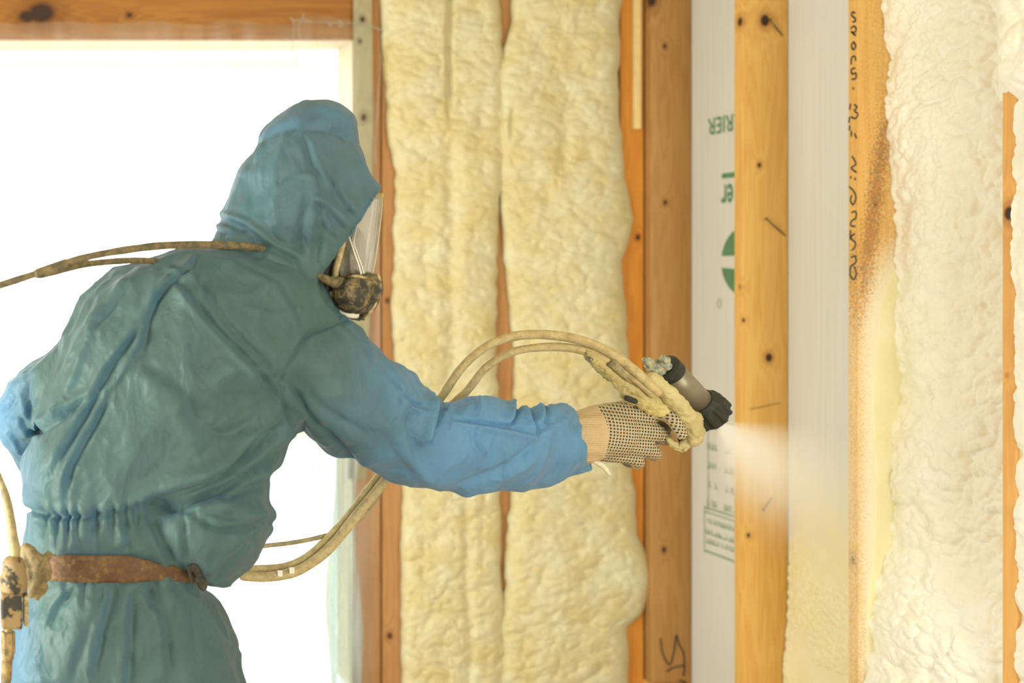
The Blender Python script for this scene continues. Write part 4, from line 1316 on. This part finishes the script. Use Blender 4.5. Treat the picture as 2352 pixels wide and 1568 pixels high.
# ================================================================ HOSES, GUN, SPRAY
m_hose_d = dust(NT('muddy_hose'), srgb(82, 76, 54), srgb(128, 110, 74), .4, .62, 90)
m_hose_t = dust(NT('tan_hose'), srgb(166, 146, 100), srgb(196, 176, 126), .35, .6, 70)
m_hose_o = dust(NT('olive_hose'), srgb(118, 110, 78), srgb(168, 152, 108), .35, .6, 60)
m_crust = foam_mat('foam_crust', srgb(202, 188, 136), srgb(170, 152, 104))
m_black = dust(NT('black_plastic'), srgb(40, 42, 34), srgb(86, 84, 62), .55, .75, 60)


def hose(pts, r, mat, n=60, k=12, wob=.0):
    """rows px, py, Y"""
    c = catmull([list(P(*p)) for p in pts], n)
    rr_ = np.broadcast_to(np.asarray(r, float), (n,)) if np.ndim(r) == 0 else np.interp(np.linspace(0, 1, n), np.linspace(0, 1, len(r)), r)
    rr_ = rr_ * (1 + wob * np.array([mnoise.noise(Vector(q) * 40) for q in c]))
    return tube(c, rr_, k, rnd=True)


# breathing-air hose over the back to the mask
ah = empty('air_hose', P(300, 580, 1.93)); tag(ah, 'muddy brown breathing-air hose running over the shoulders to the mask', 'hose')
obj('hose_tube', *hose([(-52, 1036, 1.93), (-110, 980, 1.94), (-190, 900, 1.95), (-235, 820, 1.95), (-210, 745, 1.93), (-110, 690, 1.91), (0, 655, 1.90), (90, 626, 1.90), (200, 590, 1.90), (340, 567, 1.92), (430, 562, 1.94), (500, 562, 1.96), (560, 565, 1.98), (610, 574, 2.03), (660, 594, 2.06), (712, 620, 2.03), (745, 640, 2.01), (780, 652, 2.03)],
       [.0062] * 14 + [.0068] * 8 + [.0064] * 4 + [.009, .0125], m_hose_d, 220, 14, .12), m_hose_d, ah, True)
obj('hose_tube', *hose([(95, 632, 1.905), (150, 618, 1.92), (210, 605, 1.96), (300, 598, 2.00), (360, 600, 2.03)], .0058, m_hose_d, 50, 12, .15), m_hose_d, ah, True)
MB().tube(catmull([P(88, 628, 1.90), P(110, 620, 1.90), P(150, 606, 1.90)], 16), .0088, 14, rnd=True).build('hose_joint', m_hose_d, ah, True)

# regulator on the belt
rg = empty('air_regulator', P(35, 1430, 1.92)); tag(rg, 'chipped black-and-tan air regulator hanging at the left end of the belt', 'regulator')
m_chip = dust(NT('chipped_paint'), srgb(50, 46, 34), srgb(142, 118, 76), .46, .50, 38)
m_brass = dust(NT('dull_brass'), srgb(112, 92, 56), srgb(160, 134, 84), .4, .6, 60)
YR = 1.90
lump([tube([P(32, 1300, YR), P(32, 1320, YR)], [.020, .022], 20, rnd=True), tube([P(31, 1322, YR), P(31, 1356, YR)], [.0235, .0235], 20)], .0022, .001, m_chip, 'cap', rg)
MB().box(P(0, 1428, YR + .022), P(52, 1364, YR - .022), .004).build('valve_body', m_chip, rg)
MB().box(P(52, 1425, YR + .018), P(66, 1370, YR - .016), .002).build('bracket', m_tan, rg)
MB().tube([P(32, 1356, YR), P(32, 1366, YR)], .021, 20).build('collar', m_black, rg, True)
MB().tube([P(20, 1428, YR), P(20, 1452, YR)], .007, 14).tube([P(18, 1450, YR), P(18, 1500, YR)], .0125, 6).tube([P(18, 1500, YR), P(18, 1512, YR)], .0105, 14).build('coupling', m_brass, rg)
MB().tube([P(16, 1512, YR), P(14, 1560, YR)], .0095, 16).build('coupling', m_brass, rg, True)
obj('hose_tube', *hose([(14, 1550, YR), (12, 1600, YR), (5, 1750, 1.93), (-30, 1950, 1.97)], .0085, m_hose_d, 40), m_hose_d, rg, True)
obj('hose_tube', *hose([(-60, 1030, 1.93), (-20, 1065, 1.925), (2, 1105, 1.92), (18, 1160, 1.915), (28, 1220, 1.905), (34, 1262, 1.90), (34, 1300, 1.90)], [.0055, .0055, .0055, .0085, .0085, .0095, .006], m_hose_o, 70, 12, .1), m_hose_o, rg, True)

# spray gun
gun = empty('spray_gun', P(1560, 960, 2.26)); tag(gun, 'foam-crusted spray gun with black cap gripped by the gloved hand', 'spray gun')
m_cyl = plain('worn_aluminium', srgb(140, 130, 108), .42, .35, .14, 30, .2)
GA, GB = P(1534, 850, 2.245), P(1603, 922, 2.275)
ax = (GB - GA) / np.linalg.norm(GB - GA)
rC = .0268
MB().tube([GA, GB], rC, 40).tube([GA - ax * .002, GA + ax * .004], rC + .0012, 40).build('air_cylinder', m_cyl, gun, True)
for q in (gun.children[-1],):
    q.data.polygons.foreach_set('use_smooth', [len(p.vertices) == 4 for p in q.data.polygons])
mb = MB(); mb.tube([GA - ax * .014, GA - ax * .011, GA + ax * .010, GA + ax * .011], [rC - .004, rC + .0012, rC + .0016, rC - .001], 36)
mb.build('end_cap', m_black, gun)
lump([chain([(1486, 828, 2.235, 9), (1498, 838, 2.235, 11)], 10), chain([(1497, 842, 2.235, 14), (1510, 846, 2.235, 18)], 12), chain([(1526, 826, 2.22, 11), (1530, 840, 2.225, 12)], 12)], .0018, .003, plain('pale_blue_crust', srgb(188, 180, 140), .7, 0, .5, 120, .4, srgb(110, 122, 124)), 'crusted_knob', gun, .008)
# ribbed front cap
GC = GB + ax * .052
mb = MB()
n = 48
a = np.linspace(0, 2 * math.pi, n, endpoint=False)
u_ = np.cross(ax, (0, 1, 0)); u_ /= np.linalg.norm(u_); w_2 = np.cross(ax, u_)
def capring(t, r, rib=0.0):
    rr2 = r + rib * (np.where((np.arange(n) // 2) % 2 == 0, 1, -1))
    return GB + ax * t + np.outer(np.cos(a) * rr2, u_) + np.outer(np.sin(a) * rr2, w_2)
v_, f_q = rings(np.array([capring(-.004, rC - .001), capring(-.003, rC + .003), capring(.006, .033), capring(.010, .0365, .0014), capring(.024, .0400, .0018), capring(.044, .0405, .002), capring(.046, .036), capring(.056, .030), capring(.062, .014)]))
o = obj('front_cap', v_, f_q, m_black, gun); o['label'] = 'ribbed black front cap'
MB().tube([GB + ax * .058, GB + ax * .070, GB + ax * .073], [.010, .008, .004], 16).build('nozzle', plain('nozzle_yellow', srgb(214, 190, 90), .5, 0, .2, 80), gun, True)
lump([chain([(1500, 868, 2.205, 14), (1532, 900, 2.21, 18), (1568, 942, 2.215, 19), (1592, 982, 2.225, 21), (1594, 1008, 2.23, 17)], 14),
      chain([(1596, 960, 2.22, 16), (1602, 985, 2.225, 15)], 10),
      chain([(1590, 1010, 2.24, 12), (1568, 1022, 2.24, 10), (1560, 1028, 2.24, 5)], 10)], .0022, .0028, m_crust, 'crusted_body', gun, .011, 1, label='gun body thick with dried cream foam')
lump([chain([(1344, 806, 2.235, 9), (1375, 832, 2.235, 17), (1420, 872, 2.235, 17), (1462, 905, 2.235, 22), (1500, 925, 2.24, 28), (1555, 950, 2.25, 30)], 14),
      chain([(1352, 812, 2.23, 9), (1364, 834, 2.23, 8)], 8), chain([(1432, 900, 2.232, 12), (1450, 915, 2.23, 14)], 10)], .0022, .0040, foam_mat('old_crust', srgb(216, 198, 132), srgb(150, 138, 92)), 'hose_manifold', gun, .013, 1)
MB().tube([P(1405, 828, 2.215), P(1470, 885, 2.225)], .012, 16, ry=.007).build('manifold_plate', m_hose_o, gun, True)
MB().tube([P(1352, 823, 2.225), P(1360, 829, 2.222)], .005, 12).build('manifold_bolt', m_cyl, gun, True)
MB().tube([P(1440, 914, 2.218), P(1458, 921, 2.218)], .0055, 12, rnd=True).build('manifold_bolt', m_black, gun, True)
lump([chain([(1555, 945, 2.285, 22), (1500, 1000, 2.295, 20), (1446, 1056, 2.30, 18)], 14), chain([(1440, 1056, 2.275, 10), (1456, 1062, 2.275, 11)], 10)], .0025, .001, m_greyr, 'grip', gun)
MB().tube(catmull([P(1572, 955, 2.285), P(1560, 985, 2.285), P(1562, 1010, 2.285), P(1575, 1025, 2.285)], 12), .004, 8).build('trigger', m_black, gun, True)
lump([chain([(1536, 1010, 2.245, 8), (1552, 1024, 2.245, 8), (1566, 1034, 2.245, 4)], 8), chain([(1590, 1015, 2.235, 7), (1572, 1034, 2.235, 3)], 8)], .0016, .003, m_crust, 'foam_drip', gun, .007, 1)

# the two material hoses looping from behind the sleeve up to the gun
sh_ = empty('material_hose', P(1220, 900, 2.27)); tag(sh_, 'tan pair of material hoses looping over the forearm to the spray gun', 'hose')
obj('hose_tube', *hose([(560, 1322, 2.30), (600, 1325, 2.30), (650, 1320, 2.30), (700, 1302, 2.31), (760, 1255, 2.31), (830, 1170, 2.31), (890, 1095, 2.31), (960, 990, 2.31), (1018, 905, 2.30), (1060, 845, 2.29), (1110, 800, 2.28), (1165, 776, 2.27), (1220, 768, 2.26), (1290, 772, 2.245), (1360, 790, 2.23), (1420, 822, 2.215), (1470, 862, 2.205), (1510, 900, 2.205)],
     [.0098] * 7 + [.0085] * 4 + [.0095] * 7, m_hose_t, 150, 14, .08), m_hose_t, sh_, True)
obj('hose_tube', *hose([(540, 1305, 2.33), (600, 1308, 2.33), (665, 1300, 2.33), (720, 1270, 2.33), (790, 1200, 2.33), (860, 1110, 2.33), (960, 1000, 2.33), (1065, 905, 2.31), (1110, 850, 2.29), (1160, 815, 2.28), (1215, 800, 2.265), (1290, 797, 2.25), (1350, 808, 2.235), (1410, 835, 2.225), (1460, 870, 2.215), (1500, 905, 2.21)],
     [.0098] * 7 + [.0078] * 4 + [.0088] * 5, m_hose_t, 150, 14, .08), m_hose_t, sh_, True)
obj('hose_tube', *hose([(890, 1100, 2.34), (850, 1165, 2.34), (800, 1212, 2.34), (740, 1232, 2.34), (670, 1246, 2.34), (600, 1254, 2.34), (540, 1262, 2.34)], .0046, m_hose_o, 60, 10), m_hose_o, sh_, True)
m_lbl = plain('white_mark', srgb(230, 228, 210), .5, 0, .05, 50, 0)
for (mxp, myp) in ((643, 1316), (670, 1309)):
    MB().box(P(mxp - 5, myp + 8, 2.286), P(mxp + 5, myp - 7, 2.290), .0008).build('hose_mark', m_lbl, sh_)

# ---- the spray: fine foam mist in a cone
apex = GB + ax * .073
aim = P(1895, 1180, 3.05) - apex
Ls = np.linalg.norm(aim); aim /= Ls; Ls *= .86
def spray():
    k = NT('foam_mist'); k.t.nodes.remove(k.b)
    tc = k.n('ShaderNodeTexCoord')
    xyz = k.n('ShaderNodeSeparateXYZ'); k.t.links.new(tc.outputs['Object'], xyz.inputs[0])
    X_, Y_, Z_ = xyz.outputs
    r = k.math('SQRT', k.math('ADD', k.math('MULTIPLY', X_, X_), k.math('MULTIPLY', Y_, Y_)))
    rn = k.math('DIVIDE', r, k.math('ADD', k.math('MULTIPLY', Z_, SPREAD), .004))
    radial = k.ramp(rn, 1.0, .15)
    along_ = k.math('DIVIDE', 1.0, k.math('ADD', k.math('MULTIPLY', Z_, 7.0), .12))
    nz = k.noise(tc.outputs['Object'], 9, 3)
    fade = k.ramp(Z_, Ls * 1.0, Ls * .55)
    den = k.math('MULTIPLY', k.math('MULTIPLY', k.math('MULTIPLY', radial, along_), fade), k.math('MULTIPLY', k.math('ADD', nz, .5), 15.0))
    vs = k.n('ShaderNodeVolumeScatter'); vs.inputs['Color'].default_value = (.98, .94, .78, 1); vs.inputs['Anisotropy'].default_value = .25
    k.set(vs.inputs['Density'], den)
    k.t.links.new(vs.outputs[0], k.out.inputs['Volume'])
    return k.m
SPREAD = .22
m_mist = spray()
n = 40
a = np.linspace(0, 2 * math.pi, n, endpoint=False)
R = np.array([[(math.cos(t) * (z * SPREAD + .004), math.sin(t) * (z * SPREAD + .004), z) for t in a] for z in np.linspace(0, Ls, 8)])
v_, f_q = rings(R)
o = obj('spray_mist', v_, f_q, m_mist, None, True, base=False)
o.rotation_mode = 'QUATERNION'
o.rotation_quaternion = Vector(aim).to_track_quat('Z', 'Y')
o.location = apex
tag(o, 'pale cone of foam mist blowing from the gun nozzle into the open bay', 'spray mist', kind='stuff')

for o in list(bpy.data.objects):
    if '_org' in o: del o['_org']
